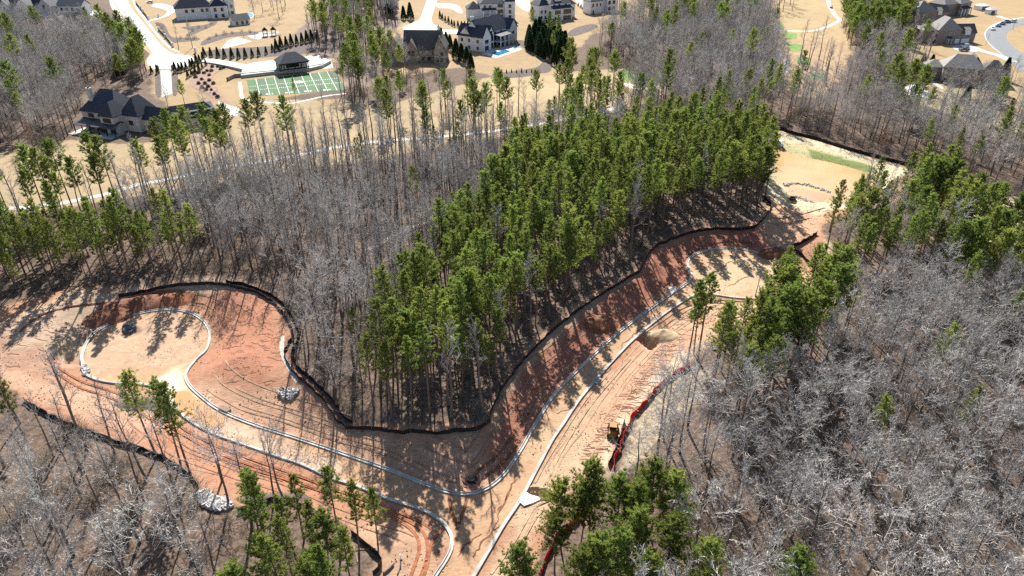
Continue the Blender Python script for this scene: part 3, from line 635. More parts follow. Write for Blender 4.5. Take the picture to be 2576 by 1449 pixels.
def rocks(px, n, m, name, label, size=(0.18,0.42), hgt=0.5, line=False, cat='stones'):
    Q = [G(*p) for p in px]; o = Q[0].copy(); mb = MB()
    if line:
        P = resample(spline([(q.x, q.y) for q in Q], 5), 0.1)
        pts = [P[int(rng.integers(len(P)))] + rng.normal(0, 0.35, 2) for _ in range(n)]
    else:
        P = np.array([(q.x, q.y) for q in Q]); pts = []
        lo, hi = P.min(0), P.max(0)
        while len(pts) < n:
            c = rng.uniform(lo, hi)
            if inside(np.array([c[0]]), np.array([c[1]]), P)[0]: pts.append(c)
    for c in pts:
        s = rng.uniform(*size); z = Zp(*c) - o.z + s*0.2 + (rng.random()*hgt if line else rng.random()*0.12)
        R = Matrix.Rotation(rng.random()*6, 3, 'Z') @ Matrix.Rotation(rng.random()*6, 3, 'X')
        vv = [R @ Vector((a*s*rng.uniform(.6,1.1), b_*s*rng.uniform(.6,1.1), d*s*rng.uniform(.4,.8))) for a in (-1,1) for b_ in (-1,1) for d in (-1,1)]
        mb.add([(q.x+c[0]-o.x, q.y+c[1]-o.y, q.z+z) for q in vv], [(0,1,3,2),(4,6,7,5),(0,4,5,1),(2,3,7,6),(0,2,6,4),(1,5,7,3)])
    b_ = mb.build(name, m, label=label, category=cat, kind='stuff'); b_.location = o; return b_
rocks([(700,992),(712,978),(750,984),(735,1004),(715,1003)], 420, M['rock'], 'stone_pad', 'grey stone pad on the red clay by the left silt fence')
rocks([(700,992),(712,978),(750,984),(735,1004),(715,1003)], 160, M['rock_dark'], 'stone_pad', 'dark stones mixed into the stone pad by the left fence')
rocks([(500,1245),(515,1236),(545,1255),(578,1262),(585,1280),(540,1283),(512,1270)], 500, M['rock'], 'stone_outfall', 'white stone outfall among the bare trees at the lower left', (0.2,0.5))
rocks([zp(a) for a in [(705,680),(800,672),(900,685),(1000,711),(1115,752)]], 420, M['rock'], 'stone_dam', 'curved stone check dam across the muddy pond', (0.14,0.34), 0.55, True)
rocks([zp(a) for a in [(795,795),(870,812),(960,845)]], 140, M['rock'], 'stone_dam', 'short stone sill below the orange forebay', (0.2,0.4), 0.4, True)
rocks([(308,826),(318,818),(338,818),(345,828),(332,838),(316,838)], 120, M['rock_dark'], 'inlet_stones', 'dark stones round the drain hole in the left turning circle', (0.15,0.4))
rocks([(206,925),(216,920),(226,935),(214,945)], 60, M['rock'], 'inlet_stones', 'grey stones at the kerb mouth of the left turning circle', (0.15,0.4))
def ring(px, r, label, m1, hgt=0.7, dz=-0.9):
    g = G0(*px); g = Vector((g[0], g[1], Zp(*g))); e = empty('manhole_ring', g, label=label, category='manhole')
    mb = MB(); mb.lathe([(r*0.78, 0.0),(r, 0.0),(r, hgt),(r*0.78, hgt),(r*0.78, 0.0)], 20); mb.build('ring', m1, e)
    mb = MB(); mb.lathe([(0.01, hgt*0.35),(r*0.77, hgt*0.35)], 16); mb.build('water', M['glass'], e)
    return e
ring((1990,517), 1.0, 'black manhole ring in a pit below the muddy pond', M['rubber'], 0.6)
ring((1187,1202), 0.8, 'black manhole ring in a pit inside the bend of the road', M['rubber'], 0.6)
ring((325,828), 0.8, 'dark drain ring in the left turning circle', M['rock_dark'], 0.5)
def log(pa, pb, r, label):
    A, B = G(*pa), G(*pb); mb = MB(); d = B - A
    mb.tube([(0,0,r), d*0.5+Vector((0.1,0,r)), d+Vector((0,0,r))], [r, r*0.9, r*0.75], 8)
    o = mb.build('log', M['wood'], label=label, category='log'); o.location = A; return o
log((965,1443), (990,1420), 0.22, 'felled log on bare soil at the bottom by the short black fence')
log((890,1375), (905,1446), 0.14, 'pale fallen trunk leaning among the bottom pines')
log((870,1388), (945,1380), 0.12, 'thin fallen trunk lying across the bottom pines')
log((1000,1445), (1008,1412), 0.12, 'small log near the white post at the bottom')
mb = MB(); g = G(566,1032); mb.box(-1.2,1.2,-0.5,0.5,0,0.5); mb.box(-1.0,1.0,-0.56,-0.5,0.12,0.38); o = mb.build('kerb_inlet', M['wood'], label='brown kerb inlet box beside the muddy puddle', category='drain'); o.location = g; o.rotation_euler = (0,0,-0.5)
lap('site')
#==PART3==
# ------------------------------------------------------------------ trees: meshes
class TB:
    """fast triangle soup with two material slots (0 wood, 1 crown)"""
    def __init__(s): s.t = MB(); s.c = MB()
def rv(r=1.0): return Vector((rng.normal(), rng.normal(), rng.normal())).normalized() * r
def perp(d):
    a = d.cross(Vector((0,0,1)) if abs(d.z) < 0.9 else Vector((1,0,0))).normalized(); return a, d.cross(a)
def twig(mb, p, d, L, wd):
    a, b_ = perp(d); q = rng.random()*6.28; s_ = (a*math.cos(q)+b_*math.sin(q))*wd*0.5
    e = p + d*L + Vector((0,0,0.12*L)); mb.add([p-s_, p+s_, e], [(0,1,2)]); return e
def make_pine(Hh, crown0, rad, nb, tufts, blades, blade=0.42, droop=0.0, taper=1.0):
    T, C = MB(), MB(); bend = rv(0.35); bend.z = 0
    def tp(t): return Vector((bend.x*math.sin(t*2.6), bend.y*math.sin(t*2.6), Hh*t))
    r0 = 0.0095*Hh
    T.tube([tp(i/8) for i in range(9)], [r0*(1.15-1.0*i/8) + 0.02 for i in range(9)], 6)
    for i in range(nb):
        t = crown0 + (1-crown0)*((i+0.5)/nb)**0.92; k = (t-crown0)/(1-crown0)
        prof = (math.sin(min(1, (k+0.12)/0.40)*math.pi/2)) * (1-k)**(0.62*taper) + 0.14
        L = rad*prof*rng.uniform(0.62, 1.12); az = i*2.4 + rng.normal(0, .5); el = math.radians(rng.uniform(2, 22) + 42*k)
        d = Vector((math.cos(az)*math.cos(el), math.sin(az)*math.cos(el), math.sin(el))); p = tp(t)
        mid = p + d*L*0.55 - Vector((0,0,droop*L)); e = p + d*L + Vector((0,0,0.12*L))
        T.tube([p, mid, e], [0.06, 0.04, 0.015], 3, cap=False)
        nt_ = max(2, int(tufts*(0.5+0.7*prof)))
        for j in range(nt_):
            u = 0.30 + 0.75*rng.random(); q = (p.lerp(mid, u/0.55) if u < 0.55 else mid.lerp(e, min(1.1, (u-0.55)/0.45)))
            q = q + rv(0.16*L*rng.random()+0.10)
            for m_ in range(blades):
                dd = rv(); dd.z = abs(dd.z)*0.8+0.12; dd = (dd + d*0.35).normalized()
                twig(C, q, dd, blade*rng.uniform(0.7,1.25), 0.13)
    return T, C
def make_bare(Hh, spread, t0, n1, n2=6, n3=5, n4=5, up=1.0, tw=0.045, fork=False):
    T, C = MB(), MB(); bend = rv(0.5); bend.z = 0
    def tp(t): return Vector((bend.x*math.sin(t*3)+0.10*math.sin(t*11+bend.x*9), bend.y*math.sin(t*2.5), Hh*0.93*t))
    r0 = 0.0105*Hh
    T.tube([tp(i/9) for i in range(10)], [r0*(1.2-1.08*i/9)+0.015 for i in range(10)], 6)
    def chain(mb, p, d, L, r, seg, n, wig, lift):
        P = [p]; dd = d.copy()
        for _ in range(seg):
            dd = (dd + rv(wig) + Vector((0,0,lift))).normalized(); P.append(P[-1] + dd*L/seg)
        mb.tube(P, [r*(1-0.8*i/seg) for i in range(seg+1)], n, cap=False); return P
    def at(P, u):
        x = u*(len(P)-1); i = min(int(x), len(P)-2); return P[i].lerp(P[i+1], x-i), (P[i+1]-P[i]).normalized()
    def sub(d, spread_):
        a, b_ = perp(d); q = rng.random()*6.28; return (d + (a*math.cos(q)+b_*math.sin(q))*spread_).normalized()
    for i in range(n1):
        t = t0 + (1-t0)*(i+0.5)/n1; k = (t-t0)/(1-t0)
        el = math.radians(rng.uniform(18, 42)*up + 26*k); az = i*2.4+rng.normal(0,.45)
        d = Vector((math.cos(az)*math.cos(el), math.sin(az)*math.cos(el), math.sin(el)))
        L = spread*(1.08-0.62*k)*rng.uniform(.7,1.15); r = max(0.035, r0*0.42*(1-0.6*k))
        P1 = chain(C, tp(t), d, L, r, 4, 4, 0.18, 0.10)
        for j in range(n2):
            p2, d2 = at(P1, 0.25+0.75*(j+rng.random())/n2)
            P2 = chain(C, p2, sub(d2, 0.85), L*rng.uniform(.32,.58), max(0.036, r*0.46), 2, 3, 0.22, 0.12)
            for m_ in range(n3):
                p3, d3 = at(P2, 0.2+0.8*(m_+rng.random())/n3); dd = sub(d3, 0.9); L3 = L*rng.uniform(.14,.26)
                e = twig(C, p3, dd, L3, tw*1.25)
                for q in range(n4):
                    twig(C, p3.lerp(e, rng.uniform(.2,1)), sub(dd, 1.0), L3*rng.uniform(.35,.75), tw)
    return T, C
def make_cone(Hh, rad, n, base=0.04):
    """arborvitae / cedar: dense upright spire of small sprays"""
    T, C = MB(), MB(); T.tube([(0,0,0),(0,0,Hh*0.9)], [0.05*rad+0.05, 0.02], 5)
    for i in range(n):
        k = rng.random()**0.8; z = Hh*(base + (1-base)*k); r = rad*(1-k)**0.75*math.sqrt(rng.uniform(0.35, 1.0)) + 0.03; az = rng.random()*6.28
        p = Vector((r*math.cos(az), r*math.sin(az), z)); d = (Vector((math.cos(az), math.sin(az), rng.uniform(0.5, 1.6)))+rv(0.3)).normalized()
        twig(C, p - d*0.15, d, rng.uniform(.35,.6)*max(0.6, rad**0.5), 0.26*max(.7, rad**0.5))
    return T, C
def make_shrub(Hh, rad, n, wd=0.06, leaf=False):
    T, C = MB(), MB()
    for i in range(7):
        az = i*0.9; T.tube([(0,0,-.05), (rad*.4*math.cos(az), rad*.4*math.sin(az), Hh*.6)], [.04,.015], 3, cap=False)
    for i in range(n):
        d = rv(); d.z = abs(d.z); q = rng.random()**0.4
        p = Vector((d.x*rad*q, d.y*rad*q, 0.1+d.z*Hh*q)); dd = (d+rv(.7)).normalized(); dd.z = abs(dd.z)
        twig(C, p, dd, rng.uniform(.3,.7)*(0.6 if leaf else 1.0)*max(.6,rad), wd)
    return T, C
def pack(name, TC, wood, leafm):
    t = TC[0].mesh(name+'_trunk', [wood]); c = TC[1].mesh(name+'_crown', [leafm])
    j = MB(); j.add(TC[0].v, TC[0].f, 0); j.add(TC[1].v, TC[1].f, 1)
    return dict(trunk=t, crown=c, both=j.mesh(name, [wood, leafm]))
LIB = {}
LIB['pine'] = [pack('pine', make_pine(rng.uniform(17.5,20.5), rng.uniform(.47,.60), rng.uniform(2.3,3.0), 50, 11, 11, 0.38, 0, rng.uniform(.7,1.2)), M['pinebark'], M['needles']) for _ in range(7)]
LIB['tallpine'] = [pack('tall_pine', make_pine(rng.uniform(21,23), rng.uniform(.55,.64), rng.uniform(3.3,4.1), 42, 17, 13, 0.42, 0.05, 0.7), M['pinebark'], M['needles']) for _ in range(4)]
LIB['broadpine'] = [pack('broad_pine', make_pine(rng.uniform(17,19), rng.uniform(.42,.5), rng.uniform(3.7,4.5), 58, 20, 13, 0.42, 0.05, 0.8), M['pinebark'], M['needles']) for _ in range(4)]
LIB['youngpine'] = [pack('young_pine', make_pine(rng.uniform(13,15), rng.uniform(.38,.45), rng.uniform(2.1,2.7), 38, 9, 9), M['pinebark'], M['needles_y']) for _ in range(3)]
LIB['lowpine'] = [pack('low_pine', make_pine(rng.uniform(11.5,13), rng.uniform(.30,.38), rng.uniform(2.8,3.4), 46, 14, 11, 0.42, 0, 0.9), M['pinebark'], M['needles']) for _ in range(3)]
LIB['bare'] = [pack('bare', make_bare(rng.uniform(14.5,17.5), rng.uniform(5.0,6.4), rng.uniform(.28,.42), 13, 6, 5, 3, rng.uniform(.8,1.1), 0.05), M['bark'], M['twig']) for _ in range(8)]
LIB['slimbare'] = [pack('slim_bare', make_bare(rng.uniform(17,20), rng.uniform(2.4,3.2), rng.uniform(.42,.55), 12, 5, 4, 2, 1.4, 0.042), M['bark'], M['twig']) for _ in range(4)]
LIB['cone'] = [pack('evergreen', make_cone(5.0, 1.15, 900), M['pinebark'], M['cedar']) for _ in range(2)]
LIB['cypress'] = [pack('cypress', make_cone(10.0, 2.6, 2600), M['pinebark'], M['cedar']) for _ in range(2)]
LIB['shrub'] = [pack('shrub', make_shrub(2.4, 1.6, 260, 0.05), M['bark'], M['brush']) for _ in range(3)]
LIB['greenshrub'] = [pack('leafy_shrub', make_shrub(1.1, 0.9, 420, 0.16, True), M['bark'], M['cedar']) for _ in range(2)]
LIB['russet'] = [pack('russet', make_bare(9, 3.0, .3, 10, 5, 5, 6, 1.0, 0.09), M['bark'], M['twig_red'])]
lap('tree meshes')

# ------------------------------------------------------------------ trees: where they stand
STAND = [  # kind mix, spacing m, base polygon (frame), what the stand is
 ('p1', {'pine':.86,'broadpine':.06,'slimbare':.08}, 3.4, [(925,1072),(1040,1082),(1130,1082),(1200,1074),(1226,1052),(1240,1005),(1285,935),(1335,875),(1395,820),(1465,765),(1525,725),(1595,685),(1612,662),(1655,608),(1715,586),(1790,574),(1860,577),(1895,562),(1930,512),(1912,495),(1920,450),(1890,400),(1790,385),(1650,390),(1500,410),(1380,420),(1300,450),(1215,590),(1065,740),(1005,880)], 'in the dense green stand above the right road'),
 ('p2', {'youngpine':.45,'pine':.25,'lowpine':.2,'slimbare':.1}, 3.3, [(-160,700),(0,650),(250,640),(420,655),(545,690),(540,705),(430,718),(370,732),(200,743),(110,758),(0,793),(-160,835)], 'in the band above the left clearing'),
 ('p3', {'tallpine':.75,'slimbare':.25}, 4.4, [(-120,570),(0,548),(230,530),(440,475),(560,425),(600,435),(560,470),(440,515),(250,565),(0,595),(-120,620)], 'in the line between the golf path and the left woods'),
 ('p4', {'pine':.62,'broadpine':.14,'bare':.24}, 3.9, [(2090,660),(2200,590),(2280,540),(2350,545),(2450,620),(2700,640),(2700,830),(2420,790),(2250,760),(2130,740)], 'in the right hand stand below the pond'),
 ('p4y', {'youngpine':.9,'slimbare':.1}, 4.2, [(2075,640),(2075,600),(2130,570),(2220,530),(2270,530),(2180,600),(2100,660)], 'at the near edge of the muddy pond'),
 ('p5', {'pine':.68,'broadpine':.3,'bare':.02}, 3.1, [(1760,1005),(1790,960),(1860,905),(1960,830),(2040,790),(2090,800),(2080,880),(2000,960),(1930,1010),(1850,1060),(1790,1070)], 'in the clump above the orange fence'),
 ('p7', {'pine':.75,'broadpine':.1,'youngpine':.15}, 3.7, [(640,1500),(660,1420),(720,1380),(800,1360),(850,1400),(900,1450),(900,1560),(860,1680),(620,1680)], 'in the bottom clump left of the road mouth'),
 ('p8', {'youngpine':.7,'slimbare':.3}, 5.5, [(-160,1020),(0,1040),(80,1090),(160,1150),(130,1220),(0,1240),(-160,1200)], 'at the left edge below the clearing'),
 ('p9', {'tallpine':.8,'slimbare':.2}, 7.5, [(1390,250),(1450,215),(1540,225),(1560,300),(1480,330),(1400,310)], 'on the golf course in front of the white houses'),
 ('p10', {'pine':.55,'bare':.45}, 4.8, [(1300,380),(1350,345),(1450,325),(1560,320),(1700,345),(1890,330),(1900,395),(1700,390),(1500,405),(1360,420)], 'behind the central stand beside the golf course'),
 ('p11', {'broadpine':.85,'bare':.15}, 5.2, [(2115,60),(2160,-20),(2290,-20),(2285,60),(2270,110),(2180,125),(2140,130)], 'in the dark clump between the fairway and the brick houses'),
 ('p12', {'cypress':.75,'pine':.25}, 4.5, [(1325,150),(1330,105),(1375,85),(1420,120),(1425,160),(1370,170)], 'in the dark clump beside the white pool house'),
 ('p13', {'tallpine':.55,'bare':.45}, 5.5, [(855,240),(880,205),(960,200),(1000,240),(980,265),(900,268)], 'at the right end of the sports field'),
 ('p14', {'tallpine':.25,'slimbare':.75}, 5.2, [(775,115),(800,70),(840,20),(860,-30),(1000,-30),(1000,70),(945,100),(955,180),(870,160),(850,140)], 'in the tall wood behind the sports field'),
 ('p15', {'tallpine':.35,'slimbare':.65}, 8.0, [(960,300),(1100,270),(1250,270),(1380,300),(1300,335),(1100,350),(960,345)], 'standing in the tan golf rough'),
 ('p16', {'pine':.6,'bare':.4}, 5.0, [(1770,320),(1830,280),(1930,270),(1950,300),(1880,335),(1800,345)], 'behind the pond corner'),
 ('p17', {'broadpine':.6,'tallpine':.4}, 8, [(2190,290),(2260,235),(2300,250),(2330,300),(2250,330)], 'by the blue pool of the brick house'),
 ('p18', {'broadpine':.5,'cypress':.25,'bare':.25}, 5.5, [(300,215),(300,130),(340,110),(370,150),(385,200),(370,225)], 'at the left of the pale street end'),
 ('b1', {'bare':.42,'slimbare':.54,'youngpine':.04}, 4.0, [(300,650),(420,540),(640,455),(900,425),(1150,425),(1290,430),(1290,450),(1210,590),(1060,740),(1000,880),(920,1072),(880,1072),(850,1040),(830,1012),(795,975),(750,935),(728,905),(745,855),(742,828),(716,780),(672,745),(622,724),(560,712),(500,711),(550,690),(420,650)], 'in the grey wood left of the pine stand'),
 ('b1p', {'pine':.4,'broadpine':.1,'bare':.5}, 4.6, [(925,1072),(1005,880),(1065,740),(1215,590),(1290,450),(1180,480),(1130,590),(1000,700),(940,850),(880,1070)], 'on the ragged left edge of the pine stand'),
 ('b2', {'slimbare':.88,'tallpine':.12}, 4.7, [(560,440),(700,395),(900,345),(960,345),(1100,355),(1290,345),(1290,425),(900,425),(640,455)], 'along the golf path'),
 ('b3', {'bare':.96,'pine':.04}, 4.5, [(1590,1190),(1640,1110),(1790,1075),(1930,1015),(2080,885),(2095,800),(2250,765),(2420,795),(2700,835),(2760,1800),(1560,1800),(1580,1560),(1560,1400)], 'in the grey wood at the lower right'),
 ('b3b', {'bare':1.0}, 6.5, [(1410,1440),(1450,1340),(1560,1200),(1590,1190),(1560,1400),(1580,1560),(1560,1700),(1380,1640)], 'among the bottom right pines'),
 ('b4', {'bare':.82,'slimbare':.1,'tallpine':.08}, 5.0, [(-140,90),(0,75),(120,90),(230,95),(300,120),(300,220),(210,255),(180,335),(140,395),(60,360),(0,372),(-140,420)], 'in the wood at the upper left'),
 ('b5', {'bare':.82,'tallpine':.1,'slimbare':.08}, 5.4, [(1500,130),(1560,70),(1650,30),(1780,-30),(1910,-30),(1945,90),(1960,170),(1975,235),(1900,275),(1780,300),(1700,330),(1600,300),(1560,220),(1690,200),(1560,170)], 'in the wood between the two golf holes'),
 ('b6', {'bare':.82,'pine':.1,'slimbare':.08}, 5.2, [(1960,320),(1960,270),(2050,250),(2190,300),(2250,335),(2330,300),(2450,320),(2600,370),(2700,420),(2700,500),(2480,485),(2320,415),(2220,392),(2130,366),(2050,342),(1990,325)], 'in the wood behind the muddy pond'),
 ('b6b', {'bare':.8,'tallpine':.2}, 6.5, [(2110,240),(2160,140),(2240,130),(2330,220),(2260,235),(2190,290)], 'between the fairway and the brick houses'),
 ('b6c', {'slimbare':1.0}, 8.5, [(1995,150),(2060,140),(2120,200),(2060,245),(1995,230)], 'standing on the tee boxes'),
 ('b6d', {'bare':.85,'cypress':.15}, 8.5, [(2430,235),(2510,225),(2600,300),(2600,370),(2450,320),(2350,265)], 'below the nearest brick house'),
 ('b6e', {'slimbare':1.0}, 9.0, [(2250,150),(2300,110),(2340,130),(2320,200),(2270,200)], 'on the lawn left of the middle brick house'),
 ('b7', {'bare':.6,'slimbare':.36,'youngpine':.04}, 5.4, [(-160,1230),(0,1250),(130,1225),(170,1150),(300,1150),(440,1205),(500,1250),(500,1290),(640,1300),(690,1370),(640,1430),(620,1800),(-200,1800)], 'in the grey wood at the lower left'),
 ('b7b', {'slimbare':.6,'youngpine':.4}, 7, [(150,1080),(230,1065),(330,1105),(450,1150),(500,1200),(440,1200),(300,1145),(170,1140)], 'along the lower left silt fence'),
 ('b8', {'bare':1.0}, 9.0, [(1995,30),(1950,40),(1960,0),(1990,0)], 'at the fairway edge'),
 ('b9', {'bare':1.0}, 11.0, [(620,45),(700,55),(740,30),(720,10),(640,20)], 'on the lawn behind the playground'),
 ('b10', {'bare':.8,'tallpine':.2}, 9.0, [(960,110),(1000,170),(1110,180),(1130,200),(1000,215),(955,190)], 'in front of the brown brick house'),
]
EXTRA = [ # single trees: kind, base px, height scale, label
 ('broadpine',(1420,1212,1),0.80,'round topped pine left of the orange fence at the bottom'),('broadpine',(1500,1178,1),0.90,'pine straddling the orange fence end at the bottom'),('broadpine',(1470,1225,1),0.8,'pine between the two round crowns beside the orange fence end'),
 ('broadpine',(1560,1205,1),0.85,'bottom pine just below the end of the orange barrier'),('broadpine',(1648,1163,1),0.92,'large bottom pine with full rounded crown right of the barrier'),('broadpine',(1600,1225,1),0.85,'bottom pine tucked left of the large rounded crown'),
 ('broadpine',(1612,1290,1),0.85,'bottom pine in the middle of the lower right clump'),('broadpine',(1702,1318,1),0.9,'bottom pine at the right of the lower clump'),('broadpine',(1712,1212,1),0.85,'pale green bottom pine at the right rim of the clump'),
 ('broadpine',(1298,1378,1),0.85,'dark round pine crown at the bottom edge right of the road'),('broadpine',(1512,1368,1),0.9,'pine crown at the bottom edge below the orange mesh'),('broadpine',(1560,1345,1),0.85,'pine crown low in the clump beside the orange mesh'),
 ('broadpine',(1402,1300,1),0.68,'small pine crown beside the lower orange mesh'),('broadpine',(1785,1372,1),0.8,'bright pine crown at the bottom edge of the grey wood'),('broadpine',(1650,1400,1),0.85,'pine crown at the bottom edge in the lower clump'),
 ('broadpine',(2022,1385,1),0.8,'lone pine crown at the bottom edge among grey trees'),('broadpine',(1460,1400,1),0.8,'bottom edge pine crown left of the orange mesh'),
 ('pine',(825,1203,1),0.8,'tallest pointed pine of the bottom left clump over the road kerb'),('pine',(875,1222,1),0.75,'pine right of the tallest in the bottom left clump'),('youngpine',(930,1232,1),0.9,'thin pine at the right of the bottom left clump'),
 ('pine',(760,1258,1),0.75,'pine at the left shoulder of the bottom left clump'),('pine',(700,1305,1),0.75,'low pine at the left of the bottom left clump'),('broadpine',(800,1310,1),0.75,'full pine in the middle of the bottom left clump'),('broadpine',(655,1360,1),0.7,'full low pine at the far left of the bottom left clump'),('pine',(860,1330,1),0.75,'pine beside the leaning pale trunk at the bottom'),
 ('pine',(2330,1010),0.9,'lone bushy pine deep in the grey wood at the right'),('pine',(2390,1150),0.8,'small pine in the grey wood at the right, below the bushy one'),
 ('pine',(2180,1170),0.8,'small pine in the grey wood right of the pine clump'),('pine',(2560,1090),0.9,'pine at the right edge of the picture in the grey wood'),
 ('pine',(1728,915),1.0,'slender pine at the top end of the orange fence'),('pine',(1755,905),1.0,'slender pine right of the one at the orange fence top'),('youngpine',(1745,890),1.0,'thin young pine between the two slender pines above the orange fence'),
 ('pine',(480,1195),1.0,'slender pine left of the white stone outfall'),('pine',(395,1150),1.0,'slender pine beside the lower left silt fence'),('pine',(455,1170),0.95,'slender pine over the rutted track at the lower left'),
 ('bare',(715,1262),0.95,'wide forked bare tree over the left road kerb'),('slimbare',(690,1258),0.75,'thin bare tree beside the wide forked one'),
 ('bare',(575,1270),1.05,'tall bare tree rising from the white stone outfall'),('bare',(560,1210),0.95,'bare tree over the rutted track'),
 ('tallpine',(886,262),1.2,'tallest broad pine right of the sports field'),('pine',(868,250),0.8,'small green pine overlapping the sports field corner'),('pine',(745,262),0.62,'young pine in front of the sports field logo'),
 ('tallpine',(500,432),1.0,'tall pine whose crown covers the right end of the garage wing'),('tallpine',(540,425),1.02,'tall pine right of the garage drive'),('tallpine',(455,440),1.0,'tall pine in front of the link wing of the dark roofed house'),('tallpine',(420,455),0.95,'tall pine in front of the porch corner of the dark roofed house'),('tallpine',(600,415),1.0,'tall pine left of the sports field on the golf rough'),('tallpine',(640,405),1.0,'tall pine below the left corner of the sports field'),
 ('tallpine',(470,285),0.62,'airy pine in front of the garage wing'),('bare',(430,300),0.8,'bare tree in front of the garage wing'),('bare',(520,300),0.8,'bare tree before the right end of the garage wing'),
 ('tallpine',(2310,135),0.8,'slender pine in front of the middle brick house'),('slimbare',(450,125),0.8,'bare tree on the lawn by the white wall posts'),('slimbare',(485,120),0.8,'bare tree right of the lawn tree by the wall posts'),
 ('slimbare',(1900,745),0.5,'small bare tree at the right end of the turning circle'),('pine',(1965,720),0.6,'small pine beside the right turning circle'),
 ('russet',(2210,390),1.0,'small russet leaved tree behind the pond fence'),('russet',(85,375),1.1,'russet bare tree at the left by the golf lawn'),
 ('slimbare',(1090,330),1.15,'tall forked bare tree on the golf rough'),
 ('slimbare',(2548,75),0.4,'small bare street tree on the right hand lawn circle'),('slimbare',(2552,205),0.4,'small bare tree in a mulch ring on the right edge'),('slimbare',(2480,112),0.35,'small bare tree beside the right hand street'),
]
STAND_P = [(a, b_, c, GP(q) if True else None, e) for a, b_, c, q, e in STAND]
NOGO = [GP(q) for q in ([R1(a) for a in [(1060,-60),(1300,-60),(1300,60),(1480,310),(1590,440),(1880,540),(1880,600),(1650,680),(1640,900),(1500,920),(1500,680),(1380,640),(1380,560),(1300,420),(1180,280),(1060,60)]],
        [(200,215),(330,215),(440,215),(560,230),(575,300),(450,330),(380,345),(215,345)], [(1100,180),(1240,100),(1330,130),(1390,160),(1380,185),(1240,190)],
        [R2(a) for a in [(640,480),(960,470),(1500,500),(1620,660),(1640,870),(680,930)]], [(940,70),(1120,70),(1120,165),(940,165)], [(1140,40),(1310,40),(1320,140),(1140,140)], [(0,-20),(220,-20),(220,92),(0,60)])]
PKS = ('pine','tallpine','broadpine','youngpine','lowpine')
trees = []; cell = {}; HT = {'broadpine':18.0, 'pine':19.3, 'youngpine':14.0}
def free(x, y, s):
    i, j = int(x//4), int(y//4); k = int(s//4)+1
    for a_ in range(i-k, i+k+1):
        for b_ in range(j-k, j+k+1):
            for (u, v, s2) in cell.get((a_, b_), ()):
                if (u-x)**2+(v-y)**2 < (s*0.92)**2: return False
    return True
def put(kind, x, y, scl, stand, label=None):
    cell.setdefault((int(x//4), int(y//4)), []).append((x, y, 3.0))
    n_ = len(LIB[kind]); trees.append(dict(kind=kind, var=int(rng.integers(n_)), x=x, y=y, z=Zp(x, y)-0.05, s=scl, rot=rng.random()*6.28, stand=stand, label=label, tx=rng.normal(0,.022), ty=rng.normal(0,.022)))
for kind, p, s_, lab in EXTRA:
    if len(p) == 3:
        hh = HT[kind]*s_; xy = G0(p[0], p[1], hh+0.8); put(kind, xy[0], xy[1], s_, None, lab)
    else: g = G(*p); put(kind, g.x, g.y, s_, None, lab)
SITE_P = GP(SITE)
for sid, mix, sp, P, where in STAND_P:
    lo, hi = P.min(0), P.max(0); area = np.prod(hi-lo); n_ = int(min(60000, area/(sp*sp)*5))
    c = rng.uniform(lo, hi, (n_, 2)); ok = inside(c[:,0], c[:,1], P) & ~inside(c[:,0], c[:,1], SITE_P)
    for q in NOGO: ok &= ~inside(c[:,0], c[:,1], q)
    ks = list(mix); pr = np.array([mix[k] for k in ks]); pr /= pr.sum()
    for x, y in c[ok]:
        if not free(x, y, sp): continue
        k = ks[int(rng.choice(len(ks), p=pr))]
        put(k, x, y, rng.uniform(.72, 1.16) if k in PKS else rng.uniform(.78, 1.2), sid)
# crop what the frame (and a step beside it) shows nothing of
def proj(x, y, z):
    d = Vector((x, y, z-CAM_H)); fw = d.y*math.cos(PITCH) - d.z*math.sin(PITCH); dn = -d.y*math.sin(PITCH) - d.z*math.cos(PITCH)
    return 1288+FPX*d.x/fw, 724.5+FPX*dn/fw, fw
keep = []
for t in trees:
    px, py, dep = proj(t['x'], t['y'], t['z']); tx, ty, _ = proj(t['x'], t['y'], t['z']+17*t['s']); t['dep'] = dep
    t['in'] = (-15 < tx < 2590 or -15 < px < 2590) and ty < 1445 and py > 5
    if ty < 1560 and -250 < px < 2830: keep.append(t)
trees = keep
FAM = {'pine':'pine_tree','tallpine':'pine_tree','broadpine':'pine_tree','youngpine':'pine_tree','lowpine':'pine_tree','bare':'bare_tree','slimbare':'bare_tree','russet':'bare_tree','cypress':'cypress_tree'}
WORD = {'russet':'russet leafless tree','pine':'slender green pine','tallpine':'tall high crowned pine','broadpine':'broad crowned green pine','youngpine':'young yellowish pine','bare':'leafless spreading tree','slimbare':'leafless slim tree','cypress':'dark conical cypress','lowpine':'low full green pine'}
WHERE = {a[0]: a[4] for a in STAND}
def place_tree(t):
    L = LIB[t['kind']][t['var']]; fam = FAM[t['kind']]
    lab = t['label'] or t.get('auto') or (WORD[t['kind']] + ' ' + WHERE[t['stand']]); grp = None if t['label'] else 'trees ' + WHERE[t['stand']]
    e = empty(fam, (t['x'], t['y'], t['z']), label=lab, category={'pine_tree':'pine','bare_tree':'bare tree','cypress_tree':'cypress'}[fam], group=grp)
    e.rotation_euler = (t['tx'], t['ty'], t['rot']); e.scale = (t['s'],)*3
    for part in ('trunk', 'crown'):
        o = bpy.data.objects.new(part, L[part]); col.objects.link(o); o.parent = e
